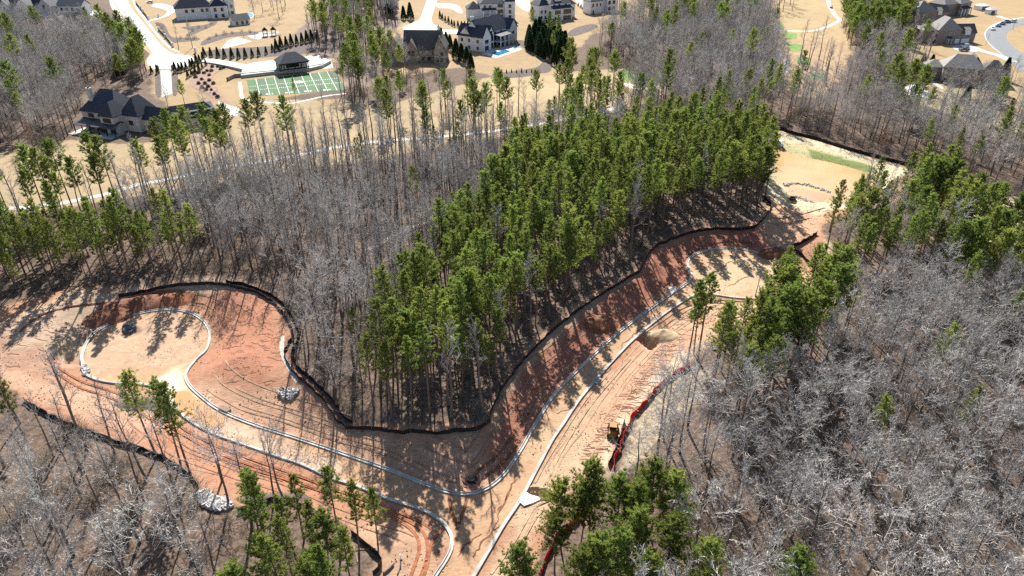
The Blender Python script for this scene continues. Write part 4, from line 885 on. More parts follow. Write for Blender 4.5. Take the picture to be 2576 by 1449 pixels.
LM = [('the white stone outfall',(540,1262)),('the muddy puddle on the road',(490,1030)),('the left turning circle',(370,870)),('the grey stone pad',(722,990)),('the bend of the road kerb',(1165,1240)),
 ('the white concrete apron',(1335,1256)),('the sandy spoil pile',(1665,848)),('the right turning circle',(1870,690)),('the top of the orange fence',(1735,922)),('the bottom of the orange fence',(1542,1182)),
 ('the black ring below the pond',(1990,517)),('the dark red clay pile',(1945,640)),('the short fence corner',(1990,627)),('the muddy pond',(2070,420)),('the front corner of the pine stand',(1225,1070)),('the left end of the stand fence',(872,1079)),
 ('the kink of the left fence',(720,895)),('the top of the left fence',(560,718)),('the yellow loader',(1543,1085)),('the rutted soil at the bottom',(1060,1340)),('the logs at the bottom',(975,1432)),
 ('the arched brush pile',(690,1260)),('the lone bushy pine at the right',(2330,1010)),('the small pine below the bushy one',(2390,1150)),('the small pine right of the clump',(2180,1170)),('the pine at the right edge',(2560,1090)),
 ('the lone pine at the bottom edge',(2030,1570)),('the bottom right corner of the picture',(2560,1449)),('the bottom left corner of the picture',(15,1449)),('the right edge of the picture',(2570,1270)),('the left edge of the picture',(5,1200)),
 ('the lower right pine clump',(1700,1450)),('the large bottom pine',(1655,1320)),('the far left silt fence',(300,752)),('the pale stony track',(1030,580)),('the golf path at the left',(100,519)),('the sports field',(745,262)),
 ('the upper edge of the pine stand',(1500,410)),('the middle of the long fence',(1470,771)),('the top of the long fence',(1790,581)),('the right edge near the stand',(2570,760)),('the bottom edge left of the pines',(560,1449)),
 ('the bottom edge right of the pines',(1850,1449)),('the bottom edge far right',(2300,1449)),('the middle of the lower right wood',(2250,1300)),('the middle of the lower left wood',(250,1330))]
LMG = [(a, np.array(G0(*p))) for a, p in LM]
ONES = ['', 'first','second','third','fourth','fifth','sixth','seventh','eighth','ninth','tenth','eleventh','twelfth','thirteenth','fourteenth','fifteenth','sixteenth','seventeenth','eighteenth','nineteenth']
TENS = ['','','twenty','thirty','forty','fifty','sixty','seventy','eighty','ninety']; TENTH = ['','','twentieth','thirtieth','fortieth','fiftieth','sixtieth','seventieth','eightieth','ninetieth']
def ordinal(n_): return ONES[n_] if n_ < 20 else (TENTH[n_//10] if n_ % 10 == 0 else TENS[n_//10]+' '+ONES[n_ % 10])
for kd in set(t['kind'] for t in trees):
    T = [t for t in trees if t['kind'] == kd]; XYt = np.array([(t['x'], t['y']) for t in T])
    D = np.stack([np.hypot(XYt[:,0]-g[0], XYt[:,1]-g[1]) for _, g in LMG]); rk = D.argsort(1).argsort(1)+1
    for i, t in enumerate(T):
        b_ = rk[:, i].argmin() if rk[:, i].min() < D[:, i].argmin() else rk[:, i].argmin()
        n_ = int(rk[b_, i])
        if t['label'] is None and n_ < 100: t['auto'] = WORD[kd] + ', ' + ('nearest' if n_ == 1 else ordinal(n_) + ' nearest') + ' to ' + LM[b_][0]
rest = {}
for fam in ('pine_tree', 'bare_tree', 'cypress_tree'):
    T = [t for t in trees if FAM[t['kind']] == fam]; T.sort(key=lambda t: (not t['in'], t['label'] is None, t['dep']/t['s']))
    print('TREES', fam, len(T), sum(t['in'] for t in T))
    for t in T[:300]: place_tree(t)
    rest[fam] = T[300:]
lap('trees placed')
def scatter(name, items, label, cat, libs):
    """one uncountable mass: points carrying instances"""
    me = bpy.data.meshes.new(name); me.vertices.add(len(items)); me.vertices.foreach_set('co', np.array([(t['x'],t['y'],t['z']) for t in items], np.float32).ravel())
    keys = []; objs = []
    for k in libs:
        for i, L in enumerate(LIB[k]): keys.append((k, i)); objs.append(bpy.data.objects.new('source_'+k, L['both']))
    idx = np.array([keys.index((t['kind'], t['var'])) for t in items], np.int32)
    a = me.attributes.new('variant', 'INT', 'POINT'); a.data.foreach_set('value', idx)
    a = me.attributes.new('turn', 'FLOAT_VECTOR', 'POINT'); a.data.foreach_set('vector', np.array([(t['tx'],t['ty'],t['rot']) for t in items], np.float32).ravel())
    a = me.attributes.new('size', 'FLOAT', 'POINT'); a.data.foreach_set('value', np.array([t['s'] for t in items], np.float32))
    o = bpy.data.objects.new(name, me); col.objects.link(o); tag(o, label=label, category=cat, kind='stuff')
    ng = bpy.data.node_groups.new(name, 'GeometryNodeTree'); ng.interface.new_socket('Geometry', in_out='INPUT', socket_type='NodeSocketGeometry'); ng.interface.new_socket('Geometry', in_out='OUTPUT', socket_type='NodeSocketGeometry')
    N = ng.nodes; Lk = ng.links; gi = N.new('NodeGroupInput'); go = N.new('NodeGroupOutput'); jn = N.new('GeometryNodeJoinGeometry')
    def attr(nm, ty):
        x = N.new('GeometryNodeInputNamedAttribute'); x.data_type = ty; x.inputs[0].default_value = nm; return x.outputs[0]
    va, tu, si = attr('variant','INT'), attr('turn','FLOAT_VECTOR'), attr('size','FLOAT')
    for i, ob in enumerate(objs):
        if not (idx == i).any(): continue
        cp = N.new('FunctionNodeCompare'); cp.data_type = 'INT'; cp.operation = 'EQUAL'; cp.inputs['B'].default_value = i
        ci = [s_ for s_ in cp.inputs if s_.name == 'A' and s_.type == 'INT'][0]; cb = [s_ for s_ in cp.inputs if s_.name == 'B' and s_.type == 'INT'][0]; cb.default_value = i
        Lk.new(va, ci)
        oi = N.new('GeometryNodeObjectInfo'); oi.inputs['Object'].default_value = ob; oi.inputs['As Instance'].default_value = True
        ip = N.new('GeometryNodeInstanceOnPoints'); Lk.new(gi.outputs[0], ip.inputs['Points']); Lk.new(cp.outputs[0], ip.inputs['Selection'])
        Lk.new(oi.outputs['Geometry'], ip.inputs['Instance']); Lk.new(tu, ip.inputs['Rotation']); Lk.new(si, ip.inputs['Scale'])
        Lk.new(ip.outputs[0], jn.inputs[0])
    Lk.new(jn.outputs[0], go.inputs[0]); md = o.modifiers.new('instances', 'NODES'); md.node_group = ng
    return o
PK = PKS; BK = ('bare','slimbare','russet')
if rest['pine_tree']: scatter('pine_wood', rest['pine_tree'], 'the mass of green pines in the farther woods', 'wood', PK)
if rest['bare_tree']: scatter('bare_wood', rest['bare_tree'], 'the mass of leafless grey trees in the farther woods', 'wood', BK)
# undergrowth
US = []
for sid, mix, sp, P, where in STAND_P:
    if sid in ('b6c','b9','p9','b8','p12','p15','b2','b6e'): continue
    lo, hi = P.min(0), P.max(0); n_ = int(min(5000, np.prod(hi-lo)/(26 if sid[0] == 'b' else 40)))
    c = rng.uniform(lo, hi, (n_, 2)); ok = inside(c[:,0], c[:,1], P) & ~inside(c[:,0], c[:,1], SITE_P)
    for q in NOGO: ok &= ~inside(c[:,0], c[:,1], q)
    for x, y in c[ok]:
        US.append(dict(kind='shrub', var=int(rng.integers(3)), x=x, y=y, z=Zp(x,y)-.05, s=rng.uniform(.5,1.5), rot=rng.random()*6.28, tx=0, ty=0))
scatter('undergrowth', US, 'brown leafless brush under the trees', 'undergrowth', ('shrub',))
def clod(m):
    mb = MB(); v = []
    for q in range(9):
        for _ in range(1):
            c = Vector((rng.normal(0,.9), rng.normal(0,.9), 0)); s_ = rng.uniform(.03,.10)
            vv = [c + Vector((a*s_*rng.uniform(.6,1.2), b_*s_*rng.uniform(.6,1.2), d*s_*rng.uniform(.4,.8))) for a in (-1,1) for b_ in (-1,1) for d in (-1,1)]
            mb.add(vv, [(0,1,3,2),(4,6,7,5),(0,4,5,1),(2,3,7,6),(0,2,6,4),(1,5,7,3)])
    return dict(both=mb.mesh('clods', [m]))
LIB['clod'] = [clod(M['clay_soft']), clod(M['claydark']), clod(M['sand_soft']), clod(M['sand_soft'])]
lo, hi = SITE_P.min(0), SITE_P.max(0); c = rng.uniform(lo, hi, (15000, 2)); ok = inside(c[:,0], c[:,1], SITE_P) & ~inside(c[:,0], c[:,1], POND); nn_ = fnoise(c[:,0], c[:,1], 11); rd = inside(c[:,0], c[:,1], ROAD)
ok &= (nn_ + rng.random(len(c))*.5 > np.where(rd, .98, .62))
scatter('soil_clods', [dict(kind='clod', var=int(rng.integers(4)), x=x, y=y, z=Zp(x,y)+.02, s=rng.uniform(.5,1.3), rot=rng.random()*6.28, tx=0, ty=0) for x, y in c[ok]], 'small clods of clay strewn over the graded soil', 'clods', ('clod',))
lap('woods')

# ------------------------------------------------------------------ houses
class House:
    def __init__(s, name, px, rz, label, z=0.0, cat='house'):
        g = G0(px[0], px[1], z); s.r = empty(name, (g[0], g[1], z), math.radians(rz), label=label, category=cat); s.F = Matrix.Identity(4)
    def frame(s, x=0, y=0, rz=0): s.F = Matrix.Translation((x, y, 0)) @ Matrix.Rotation(math.radians(rz), 4, 'Z')
    def put(s, mb, name, m, parent=None):
        mb.v = [tuple(s.F @ Vector(p)) for p in mb.v]; return mb.build(name, m, parent or s.r)
    def wing(s, x0, x1, y0, y1, ze, zr, wall, roof, kind='hip', axis='x', ov=0.5, z0=0.0, ridge=None, name='wall'):
        mb = MB(); mb.box(x0, x1, y0, y1, z0-0.3, ze)
        if kind == 'gable':
            if axis == 'x':
                ym = (y0+y1)/2
                for x in (x0, x1): mb.add([(x,y0,ze),(x,y1,ze),(x,ym,zr-0.12)], [(0,1,2) if x == x1 else (1,0,2)])
            else:
                xm = (x0+x1)/2
                for y in (y0, y1): mb.add([(x0,y,ze),(x1,y,ze),(xm,y,zr-0.12)], [(0,1,2) if y == y0 else (1,0,2)])
        w_ = s.put(mb, name, wall)
        mb = MB(); a, b_, c, d = x0-ov, x1+ov, y0-ov, y1+ov; zl = ze - 0.05; T = 0.22
        def slab(P): mb.add([(p[0],p[1],p[2]) for p in P]+[(p[0],p[1],p[2]+T) for p in P], [tuple(reversed(range(len(P)))), tuple(range(len(P), 2*len(P)))] + [(i, (i+1) % len(P), len(P)+(i+1) % len(P), len(P)+i) for i in range(len(P))])
        if kind == 'gable' and axis == 'x':
            ym = (c+d)/2; slab([(a,c,zl),(b_,c,zl),(b_,ym,zr),(a,ym,zr)]); slab([(b_,d,zl),(a,d,zl),(a,ym,zr),(b_,ym,zr)])
        elif kind == 'gable':
            xm = (a+b_)/2; slab([(a,d,zl),(a,c,zl),(xm,c,zr),(xm,d,zr)]); slab([(b_,c,zl),(b_,d,zl),(xm,d,zr),(xm,c,zr)])
        elif kind == 'hip':
            if axis == 'x':
                ym = (c+d)/2; k = ridge if ridge is not None else (d-c)/2*0.85; e, f = a+k, b_-k
                slab([(a,c,zl),(b_,c,zl),(f,ym,zr),(e,ym,zr)]); slab([(b_,d,zl),(a,d,zl),(e,ym,zr),(f,ym,zr)]); slab([(b_,c,zl),(b_,d,zl),(f,ym,zr)]); slab([(a,d,zl),(a,c,zl),(e,ym,zr)])
            else:
                xm = (a+b_)/2; k = ridge if ridge is not None else (b_-a)/2*0.85; e, f = c+k, d-k
                slab([(a,c,zl),(b_,c,zl),(xm,e,zr)]); slab([(b_,d,zl),(a,d,zl),(xm,f,zr)]); slab([(b_,c,zl),(b_,d,zl),(xm,f,zr),(xm,e,zr)]); slab([(a,d,zl),(a,c,zl),(xm,e,zr),(xm,f,zr)])
        elif kind == 'shed':   # high at y1
            slab([(a,c,zl),(b_,c,zl),(b_,y1,zr),(a,y1,zr)])
        if kind != 'none': s.put(mb, 'roof', roof)
        return w_
    def win(s, face, u, z, w_, h, at, bars=1, frame=None, glass=None, name='window', arch=False):
        """face f/b/l/r of a wall at the coordinate `at`; u along it"""
        fr = MB(); t = 0.10; pane = MB()
        def bx(mb, a, b_, c, d, e, f):   # a..b along u, c..d outward, e..f up
            if face == 'f': mb.box(a, b_, at-d, at-c, e, f)
            elif face == 'b': mb.box(a, b_, at+c, at+d, e, f)
            elif face == 'l': mb.box(at-d, at-c, a, b_, e, f)
            else: mb.box(at+c, at+d, a, b_, e, f)
        a, b_ = u-w_/2, u+w_/2
        bx(fr, a-t, a, -.02, .09, z-t, z+h+t); bx(fr, b_, b_+t, -.02, .09, z-t, z+h+t); bx(fr, a, b_, -.02, .09, z-t, z); bx(fr, a, b_, -.02, .09, z+h, z+h+t)
        for k in range(1, bars): c = a+(b_-a)*k/bars; bx(fr, c-.05, c+.05, -.02, .08, z, z+h)
        if h > 1.9: bx(fr, a, b_, -.02, .08, z+h*0.68, z+h*0.68+.07)
        bx(pane, a, b_, -.03, .03, z, z+h)
        o = s.put(fr, name, frame or M['dark']); p = s.put(pane, 'pane', glass or M['glass'], o); return o
    def chimney(s, x, y, w_, d, z0, z1, m, tri=True):
        mb = MB(); mb.box(x-w_/2, x+w_/2, y-d/2, y+d/2, z0, z1); mb.box(x-w_/2-.12, x+w_/2+.12, y-d/2-.12, y+d/2+.12, z1, z1+.2); c = s.put(mb, 'chimney', m)
        mb = MB(); mb.cyl(x, y, z1+.2, z1+.7, w_*.28, w_*.22, 10); s.put(mb, 'chimney_pot', M['dark'], c)
    def porch(s, x0, x1, y0, y1, ze, zr, roof, post, n, pw=0.3, z0=0.0):
        mb = MB(); T = .25; P = [(x0-.3,y0-.3,ze),(x1+.3,y0-.3,ze),(x1+.3,y1,zr),(x0-.3,y1,zr)]
        mb.add(P+[(p[0],p[1],p[2]+T) for p in P], [(3,2,1,0),(4,5,6,7),(0,1,5,4),(1,2,6,5),(2,3,7,6),(3,0,4,7)]); s.put(mb, 'porch_roof', roof)
        for i in range(n):
            x = x0 + (x1-x0)*i/max(1, n-1); mb = MB(); mb.box(x-pw/2, x+pw/2, y0-pw/2, y0+pw/2, z0, ze); s.put(mb, 'post', post)
    def box(s, name, x0, x1, y0, y1, z0, z1, m): mb = MB(); mb.box(x0, x1, y0, y1, z0, z1); return s.put(mb, name, m)
W_, R_ = M['whitewall'], M['roof']
# A: dark roofed house at the left
h = House('house', (217,322), -18, 'white house with steep dark roof, tall chimney and covered porch at the left')
h.wing(0, 17, 0, 14, 7.0, 14.2, M['cream'], R_, 'hip', 'x', ridge=6.0)
h.wing(11.5, 18, -2.6, 6, 6.7, 11.6, M['cream'], R_, 'hip', 'y')
h.wing(17, 25, 2.5, 13, 6.2, 12.6, M['cream'], R_, 'hip', 'y')
h.wing(25, 35, 4.5, 12, 4.6, 8.6, M['cream'], R_, 'gable', 'x')
h.chimney(3.5, 3.4, 1.6, 1.2, 6.0, 15.2, M['cream'])
h.porch(0.5, 20, -5.5, 0, 3.1, 4.3, M['roof_metal'], M['dark'], 6)
h.box('patio', -1, 20, -8, 0.1, -0.2, 0.12, M['concrete'])
for u, b_ in ((4.6, 3), (9.6, 3)): h.win('f', u, 4.9, 2.6, 1.5, 0, b_)
h.win('f', 14.8, 4.4, 3.6, 1.6, -2.6, 4); h.win('l', 3, 4.9, 1.1, 1.5, 0, 1); h.win('l', 8, 4.9, 1.1, 1.5, 0, 1)
for u in (3, 7, 12, 16.5): h.win('f', u, 0.3, 2.6, 2.4, 0 if u < 11.5 else -2.6, 3)
h.win('f', 21, 2.6, 1.8, 1.6, 2.5, 2); h.win('f', 27.5, 0.2, 1.4, 2.3, 4.5, 1, name='door'); h.win('f', 31, 1.2, 1.4, 1.5, 4.5, 2)
h.frame(35, 4.5, 51)
h.wing(0, 21, 0, 9.5, 4.2, 8.6, M['cream'], R_, 'hip', 'x')
h.wing(1.5, 19.5, 1.6, 6, 6.2, 7.9, M['cream'], R_, 'shed', ov=0.3, z0=3.5, name='dormer')
for k in range(6): h.win('f', 3+k*3, 4.75, 1.0, 1.0, 1.6, 1)
for k in range(3): h.win('f', 4+k*6.2, 0.1, 3.8, 2.5, 0, 4, frame=M['white'], glass=M['wood'], name='garage_door')
# B: pool pavilion
h = House('pavilion', Z8((490,345)), 30, 'open pavilion with blue grey hipped roof above the green sports field', z=1.5, cat='pavilion')
h.wing(0, 14, 3.0, 10, 4.0, 7.6, M['dark'], R_, 'hip', 'x', ov=0.1, ridge=4.5)
h.wing(-0.6, 14.6, 0, 10.5, 4.02, 8.0, M['dark'], R_, 'none')
for k in range(5):
    x = 0.3 + k*3.35; h.box('post', x-.2, x+.2, -0.2, 0.2, 0, 4.0, M['dark'])
bpy.data.objects.remove([o for o in h.r.children if o.name.startswith('wall')][-1])
rf = [o for o in h.r.children if o.name.startswith('roof')][0]; bpy.data.objects.remove(rf)
h.wing(-0.2, 14.2, -0.4, 10, 3.9, 7.9, M['dark'], R_, 'hip', 'x', ov=0.5, ridge=5.2, z0=3.6, name='eave_beam')
h.box('stage_frame', 2.6, 10.6, 2.7, 2.95, 0.6, 3.7, M['white']); h.box('screen', 3.3, 9.9, 2.6, 2.72, 1.05, 3.25, M['dark'])
h.box('side_panel', 0.5, 2.2, 2.7, 2.95, 0.4, 3.6, M['cream']); h.box('side_panel', 11.2, 13.4, 2.7, 2.95, 0.4, 3.6, M['cream'])
h.box('bench_wall', 0, 14, -0.6, -0.3, 0, 0.7, M['stone'])
sheet('terrace', [(606,189),(640,185),(702,178),(775,172),(812,163),(832,152),(800,138),(700,149),(640,157),(612,163)], M['concrete'], 0.0, 0, zoff=1.5, thick=1.6)
mb = MB(); Q = spline([(470,148),(500,150),(540,154),(580,161),(625,170)], 5); k = len(Q); v = []
for i in range(k):
    z_ = 1.48*i/(k-1)+0.06
    for dy in (-5.5, 5.5): xy = G0(Q[i][0], Q[i][1]+dy*(0.6+0.7*i/k), z_); v += [(xy[0], xy[1], z_), (xy[0], xy[1], -.2)]
mb.add(v, [q for i in range(k-1) for q in ((i*4, i*4+2, i*4+6, i*4+4), (i*4+1, i*4, i*4+4, i*4+5), (i*4+2, i*4+3, i*4+7, i*4+6))]); mb.build('driveway_ramp', M['concrete'], kind='structure')
mb = MB(); Pw = resample(np.array([G0(*p) for p in [(572,204),(590,195),(640,190),(702,184),(760,178),(815,168)]]), 1.0); k = len(Pw)
Nw = offsets(Pw); Zw = 1.75
v = []
for i in range(k):
    for o_, z_ in ((.3,-.2),(.3,Zw),(-.3,Zw),(-.3,-.2)): q = Pw[i]+Nw[i]*o_; v.append((q[0]-Pw[0][0], q[1]-Pw[0][1], z_))
mb.add(v, [(i*4+j, (i+1)*4+j, (i+1)*4+j+1, i*4+j+1) for i in range(k-1) for j in range(3)])
o = mb.build('retaining_wall', M['stone'], label='stone retaining wall between pavilion terrace and sports field', category='wall'); o.location = (Pw[0][0], Pw[0][1], 0)
# C: brown house
h = House('house', (975,157), -2, 'taupe brick house with steep gables behind leafless trees')
B_k, RB = M['cream'], M['roof_brown']
h.wing(9, 28, 2, 13, 7.2, 15.0, M['stone'], RB, 'gable', 'x'); h.wing(0, 9, -1, 10, 6.2, 12.5, M['stone'], M['roof_grey'], 'gable', 'y'); h.wing(10, 16.5, -2.5, 8, 6.6, 11.8, M['stone'], RB, 'gable', 'y')
h.wing(25, 31, -1, 13, 6.8, 13.6, M['stone'], RB, 'gable', 'y'); h.wing(-4, 2, 3, 12, 6.0, 13.0, M['stone'], M['roof_grey'], 'gable', 'y')
h.chimney(27, 8, 1.4, 1.2, 8, 17.0, M['whitewall'])
for u in (12.2, 14.3): h.win('f', u, 4.2, 1.5, 2.3, -2.5, 1)
for u in (19, 22): h.win('f', u, 4.3, 1.3, 1.6, 2, 2); h.win('f', u, 0.8, 1.3, 2.0, 2, 2)
for u in (27.0, 29.2): h.win('f', u, 4.0, 1.1, 1.6, -1, 2); h.win('f', u, 0.8, 1.1, 1.8, -1, 2)
for u in (3, 6): h.win('f', u, 3.6, 1.2, 1.6, -1, 2)
h.wing(17, 24, 0.6, 3, 6.2, 8.2, M['stone'], RB, 'shed', ov=.2, z0=3.2, name='dormer')
# D: white house with the blue pool
h = House('house', (1213,131), 56, 'white gabled house with dark roof, balcony and blue pool')
h.wing(3, 30, 3.0, 15, 8.6, 15.2, W_, R_, 'gable', 'x'); h.wing(0, 8, -0.5, 17, 7.4, 13.2, W_, R_, 'gable', 'y'); h.wing(0.2, 17, 7, 17, 7.0, 12.0, W_, R_, 'gable', 'x')
h.wing(28, 36, 0.5, 15, 7.8, 13.0, W_, R_, 'gable', 'y'); h.wing(8, 13, 1.2, 6, 8.2, 12.2, W_, R_, 'gable', 'y')
h.chimney(6, 11, 1.6, 1.4, 9, 16.8, W_)
h.win('f', 3.8, 3.9, 3.2, 1.9, -0.5, 3); h.win('f', 3.8, 0.4, 3.2, 2.2, -0.5, 3); h.win('f', 10.5, 3.8, 3.4, 3.6, 1.2, 3); h.win('f', 10.5, 0.3, 3.4, 2.5, 1.2, 3); h.win('f', 10.5, 7.6, 1.8, 1.8, 1.2, 2)
h.win('f', 17, 6.1, 1.3, 1.7, 3, 1); h.win('f', 23, 6.1, 1.3, 1.7, 3, 1); h.win('f', 32, 4.2, 1.4, 1.9, 0.5, 1); h.win('f', 32, 0.8, 1.4, 1.9, 0.5, 1)
for u in (3, 9, 14): h.win('l', u, 4.4, 1.2, 1.6, 0, 1); h.win('l', u, 0.8, 1.2, 1.6, 0, 1)
h.porch(14.5, 27, -2.6, 3.2, 6.0, 7.0, R_, W_, 4, 0.5); h.box('balcony', 14.3, 27.2, -2.8, 3.0, 2.9, 3.2, W_)
for z_ in (3.7, 4.1): h.box('rail', 14.4, 27.1, -2.75, -2.68, z_, z_+.06, M['dark'])
for u in (17, 20.5, 24): h.win('f', u, 0.2, 2.2, 2.4, 3, 3); h.win('f', u, 3.4, 2.2, 2.2, 3, 3)
sheet('pool_terrace', [Z2(a) for a in [(1870,742),(2125,812),(2565,662),(2430,598),(2000,655)]], M['concrete'], 0.05)
def pool(px, label, z=0.12, coping=True, n=0):
    P = GP([p for p in px]); o = P.mean(0); e = empty('swimming_pool', (o[0], o[1], 0), label=label, category='pool')
    mb = MB(); v = [(p[0]-o[0], p[1]-o[1], z) for p in P]; mb.add(v, [tuple(range(len(v)))]); w_ = mb.build('water', M['pool'], e)
    mb = MB(); k = len(P); q = [(p-o) for p in P]; v = [(a[0]*s_, a[1]*s_, z_) for (s_, z_) in ((1.0,z-.05),(1.0,z+.12),(1.10,z+.12),(1.10,z-.1)) for a in q]
    mb.add(v, [(r*k+i, r*k+(i+1) % k, (r+1)*k+(i+1) % k, (r+1)*k+i) for r in range(3) for i in range(k)]); mb.build('coping', M['white'], e)
pool([Z2(a) for a in [(1980,737),(2090,702),(2150,712),(2285,672),(2380,700),(2150,782)]], 'blue swimming pool on the terrace of the white gabled house')
pool([Z2(a) for a in [(2390,640),(2470,608),(2515,625),(2440,655)]], 'small pale spa basin right of the blue pool')
# E, F, G: white houses at the top
h = House('house', (1196,52), 12, 'white three storey house partly hidden by pines behind the pool house')
h.wing(4, 20, 2, 15, 10.0, 14.5, W_, R_, 'hip', 'x'); h.wing(20, 27, -1, 12, 11.5, 15.5, W_, R_, 'hip', 'y'); h.wing(-4, 5, 5, 15, 6.5, 10.5, W_, R_, 'hip', 'x')
h.porch(5, 14, -3, 2.1, 6.2, 7.2, R_, W_, 3, .4); h.box('balcony', 5, 14, -3, 2, 3.0, 3.3, W_)
for z_ in (0.6, 4.0, 7.5):
    h.win('f', 17.5, z_, 3.4, 2.0, 2, 3); h.win('f', 23.5, z_, 1.6, 2.0, -1, 1)
for u in (7, 10.5): h.win('f', u, 0.4, 2.2, 2.2, 2, 2); h.win('f', u, 7.4, 1.5, 1.6, 2, 1)
h = House('house', (1384,52), 30, 'white three storey house with tall rear windows at the top centre')
h.wing(0, 16, 0, 13, 10.5, 15.0, W_, R_, 'hip', 'x'); h.wing(0.5, 15.5, -3.2, 0.2, 7.6, 9.0, W_, R_, 'shed', ov=.3); h.wing(-7, 2, 3, 14, 9.5, 14.0, W_, R_, 'hip', 'y'); h.wing(14, 22, 3, 13, 8.5, 12.5, W_, R_, 'hip', 'x')
h.wing(4, 9, 1, 6, 13, 16.2, W_, R_, 'hip', 'x', name='dormer')
for u in (2.2, 3.8, 5.4): h.win('f', u, 4.2, 1.2, 2.4, -3.2, 1); h.win('f', u, 0.6, 1.2, 2.0, -3.2, 1)
h.win('f', 11.5, 4.0, 6.0, 2.8, -3.2, 3, name='porch_opening'); h.win('f', 11.5, 0.4, 6.0, 2.4, -3.2, 3, name='porch_opening')
for u in (3, 7, 12): h.win('f', u, 8.6, 1.4, 1.3, 0, 1)
for u in (17, 20): h.win('f', u, 4.5, 1.4, 1.8, 3, 2)
for u in (-5, -2): h.win('f', u, 4.5, 1.2, 1.8, 3, 1); h.win('f', u, 0.8, 1.2, 1.8, 3, 1)
h = House('house', (1505,34), 32, 'white house with turret wing at the top right of centre')
h.wing(-7, 3, 0, 9, 8.2, 11.5, W_, R_, 'hip', 'x'); h.wing(3, 20, 3, 14, 9.5, 14, W_, R_, 'hip', 'x'); h.wing(8, 17, 0.5, 4, 9.2, 12, W_, R_, 'hip', 'x')
for u in (-5, -1.5, 1.5): h.win('f', u, 4.8, 1.1, 1.9, 0, 1)
for u in (10, 14): h.win('f', u, 5.2, 2.0, 2.2, 0.5, 2); h.win('f', u, 1.2, 2.0, 2.2, 0.5, 2)
for k in range(3): h.box('post', 17.5+k*1.6, 17.9+k*1.6, 0.6, 1.0, 0, 8.5, W_)
# H: white house at upper left with its pool cabin
h = House('house', (510,49), 24, 'large white house with dark roof beside the walled street')
h.wing(-16, 8, 2, 16, 7.5, 13.5, W_, R_, 'hip', 'x'); h.wing(6, 17, 0, 13, 7.8, 12.8, W_, R_, 'hip', 'y'); h.wing(15, 22, 4, 13, 9, 13.5, W_, R_, 'gable', 'y')
for u in (-9, -5, 1, 4): h.win('f', u, 4.6, 1.5, 1.8, 2, 1)
for u in (9, 13.5): h.win('f', u, 4.4, 1.6, 2.2, 0, 2); h.win('f', u, 0.6, 1.6, 2.2, 0, 2)
for u in (17, 20): h.win('f', u, 5.4, 1.5, 2.0, 4, 2); h.win('f', u, 1.0, 1.5, 2.2, 4, 2)
h = House('pool_cabin', (588,66), 38, 'small white cabin with grey gabled roof above the mulch bank', cat='cabin')
h.wing(0, 11, 0, 7, 3.2, 6.4, W_, M['roof_grey'], 'gable', 'x'); 
for u in (2.5, 6, 9): h.win('f', u, 0.6, 1.3, 1.9, 0, 1)
h.win('l', 3.5, 1.0, 1.4, 1.4, 0, 1)
pool([(612,36),(628,32),(640,38),(632,46),(618,46)], 'dark blue pool behind the small white cabin')
# I, J: upper left
h = House('house', (60,40), -6, 'large pale house with dark multi gabled roof at the top left corner')
h.wing(-18, 14, 2, 16, 6.5, 13, W_, R_, 'gable', 'x'); h.wing(-2, 8, -3, 10, 6.5, 11.5, W_, R_, 'gable', 'y'); h.wing(12, 22, 0, 12, 6.0, 11.5, M['cream'], R_, 'gable', 'y'); h.wing(22, 40, 6, 16, 6.0, 9.5, W_, R_, 'gable', 'x'); h.wing(-16,-8,-1,8,6,10,W_,R_,'gable','y')
for u in (1, 4): h.win('f', u, 3.4, 1.3, 1.9, -3, 1)
for u in (25, 29, 33, 37): h.win('f', u, 2.8, 1.4, 1.9, 6, 1)
h.win('f', 17, 5.2, 1.2, 2.0, 0, 1); h.win('f', -12, 3.5, 1.4, 1.8, -1, 1)
h = House('house', (140,82), 8, 'grey roofed house half hidden by bare trees at the upper left')
h.wing(0, 20, 0, 11, 5.5, 10.5, M['stone'], RB, 'hip', 'x'); h.wing(2, 8, -3, 5, 5.5, 9.5, M['stone'], M['roof_grey'], 'gable', 'y'); h.wing(13, 19, -4, 5, 5.5, 9.5, M['stone'], RB, 'gable', 'y')
for u in (5, 16): h.win('f', u, 2.4, 1.4, 1.8, -3 if u == 5 else -4, 2)
# K, L, M, N: right hand brick houses
h = House('house', (2298,57), 8, 'brick house with grey hipped roof beside the dark pine clump')
h.wing(0, 15, 0, 13, 6.8, 12.5, M['brick'], M['roof_grey'], 'hip', 'y'); h.wing(15, 25, 2, 11, 5.6, 9.5, M['brick'], M['roof_brown'], 'gable', 'x'); h.wing(-6, 0.2, 4, 11, 4.6, 6.6, M['brick'], M['roof_grey'], 'hip', 'x')
h.win('f', 8, 3.6, 1.3, 1.8, 0, 2, frame=M['white']); h.wing(17, 20, 1.4, 4, 7.0, 8.4, W_, M['roof_grey'], 'shed', ov=.2, z0=4.5, name='dormer')
for u in (-4.5, -2): h.win('f', u, 1.8, 1.0, 1.6, 4, 1, frame=M['white'])
h = House('house', (2400,40), 28, 'taupe house with white porch columns at the top right')
h.wing(-10, 4, 2, 14, 7.5, 12, M['brick'], M['roof_grey'], 'hip', 'x'); h.wing(4, 16, 0, 12, 7.5, 12, M['brick'], M['roof_grey'], 'hip', 'x'); h.porch(2, 12, -3.4, 0.2, 4.6, 5.6, R_, M['white'], 4, .5)
for u in (6, 13): h.win('f', u, 5.3, 1.4, 1.6, 0, 2, frame=M['white'])
for u in (5, 8, 11): h.win('f', u, 0.6, 1.2, 2.2, 0, 1, frame=M['white'])
h = House('house', (2352,110), 4, 'brick house with grey gabled roof, white garage doors and parked cars')
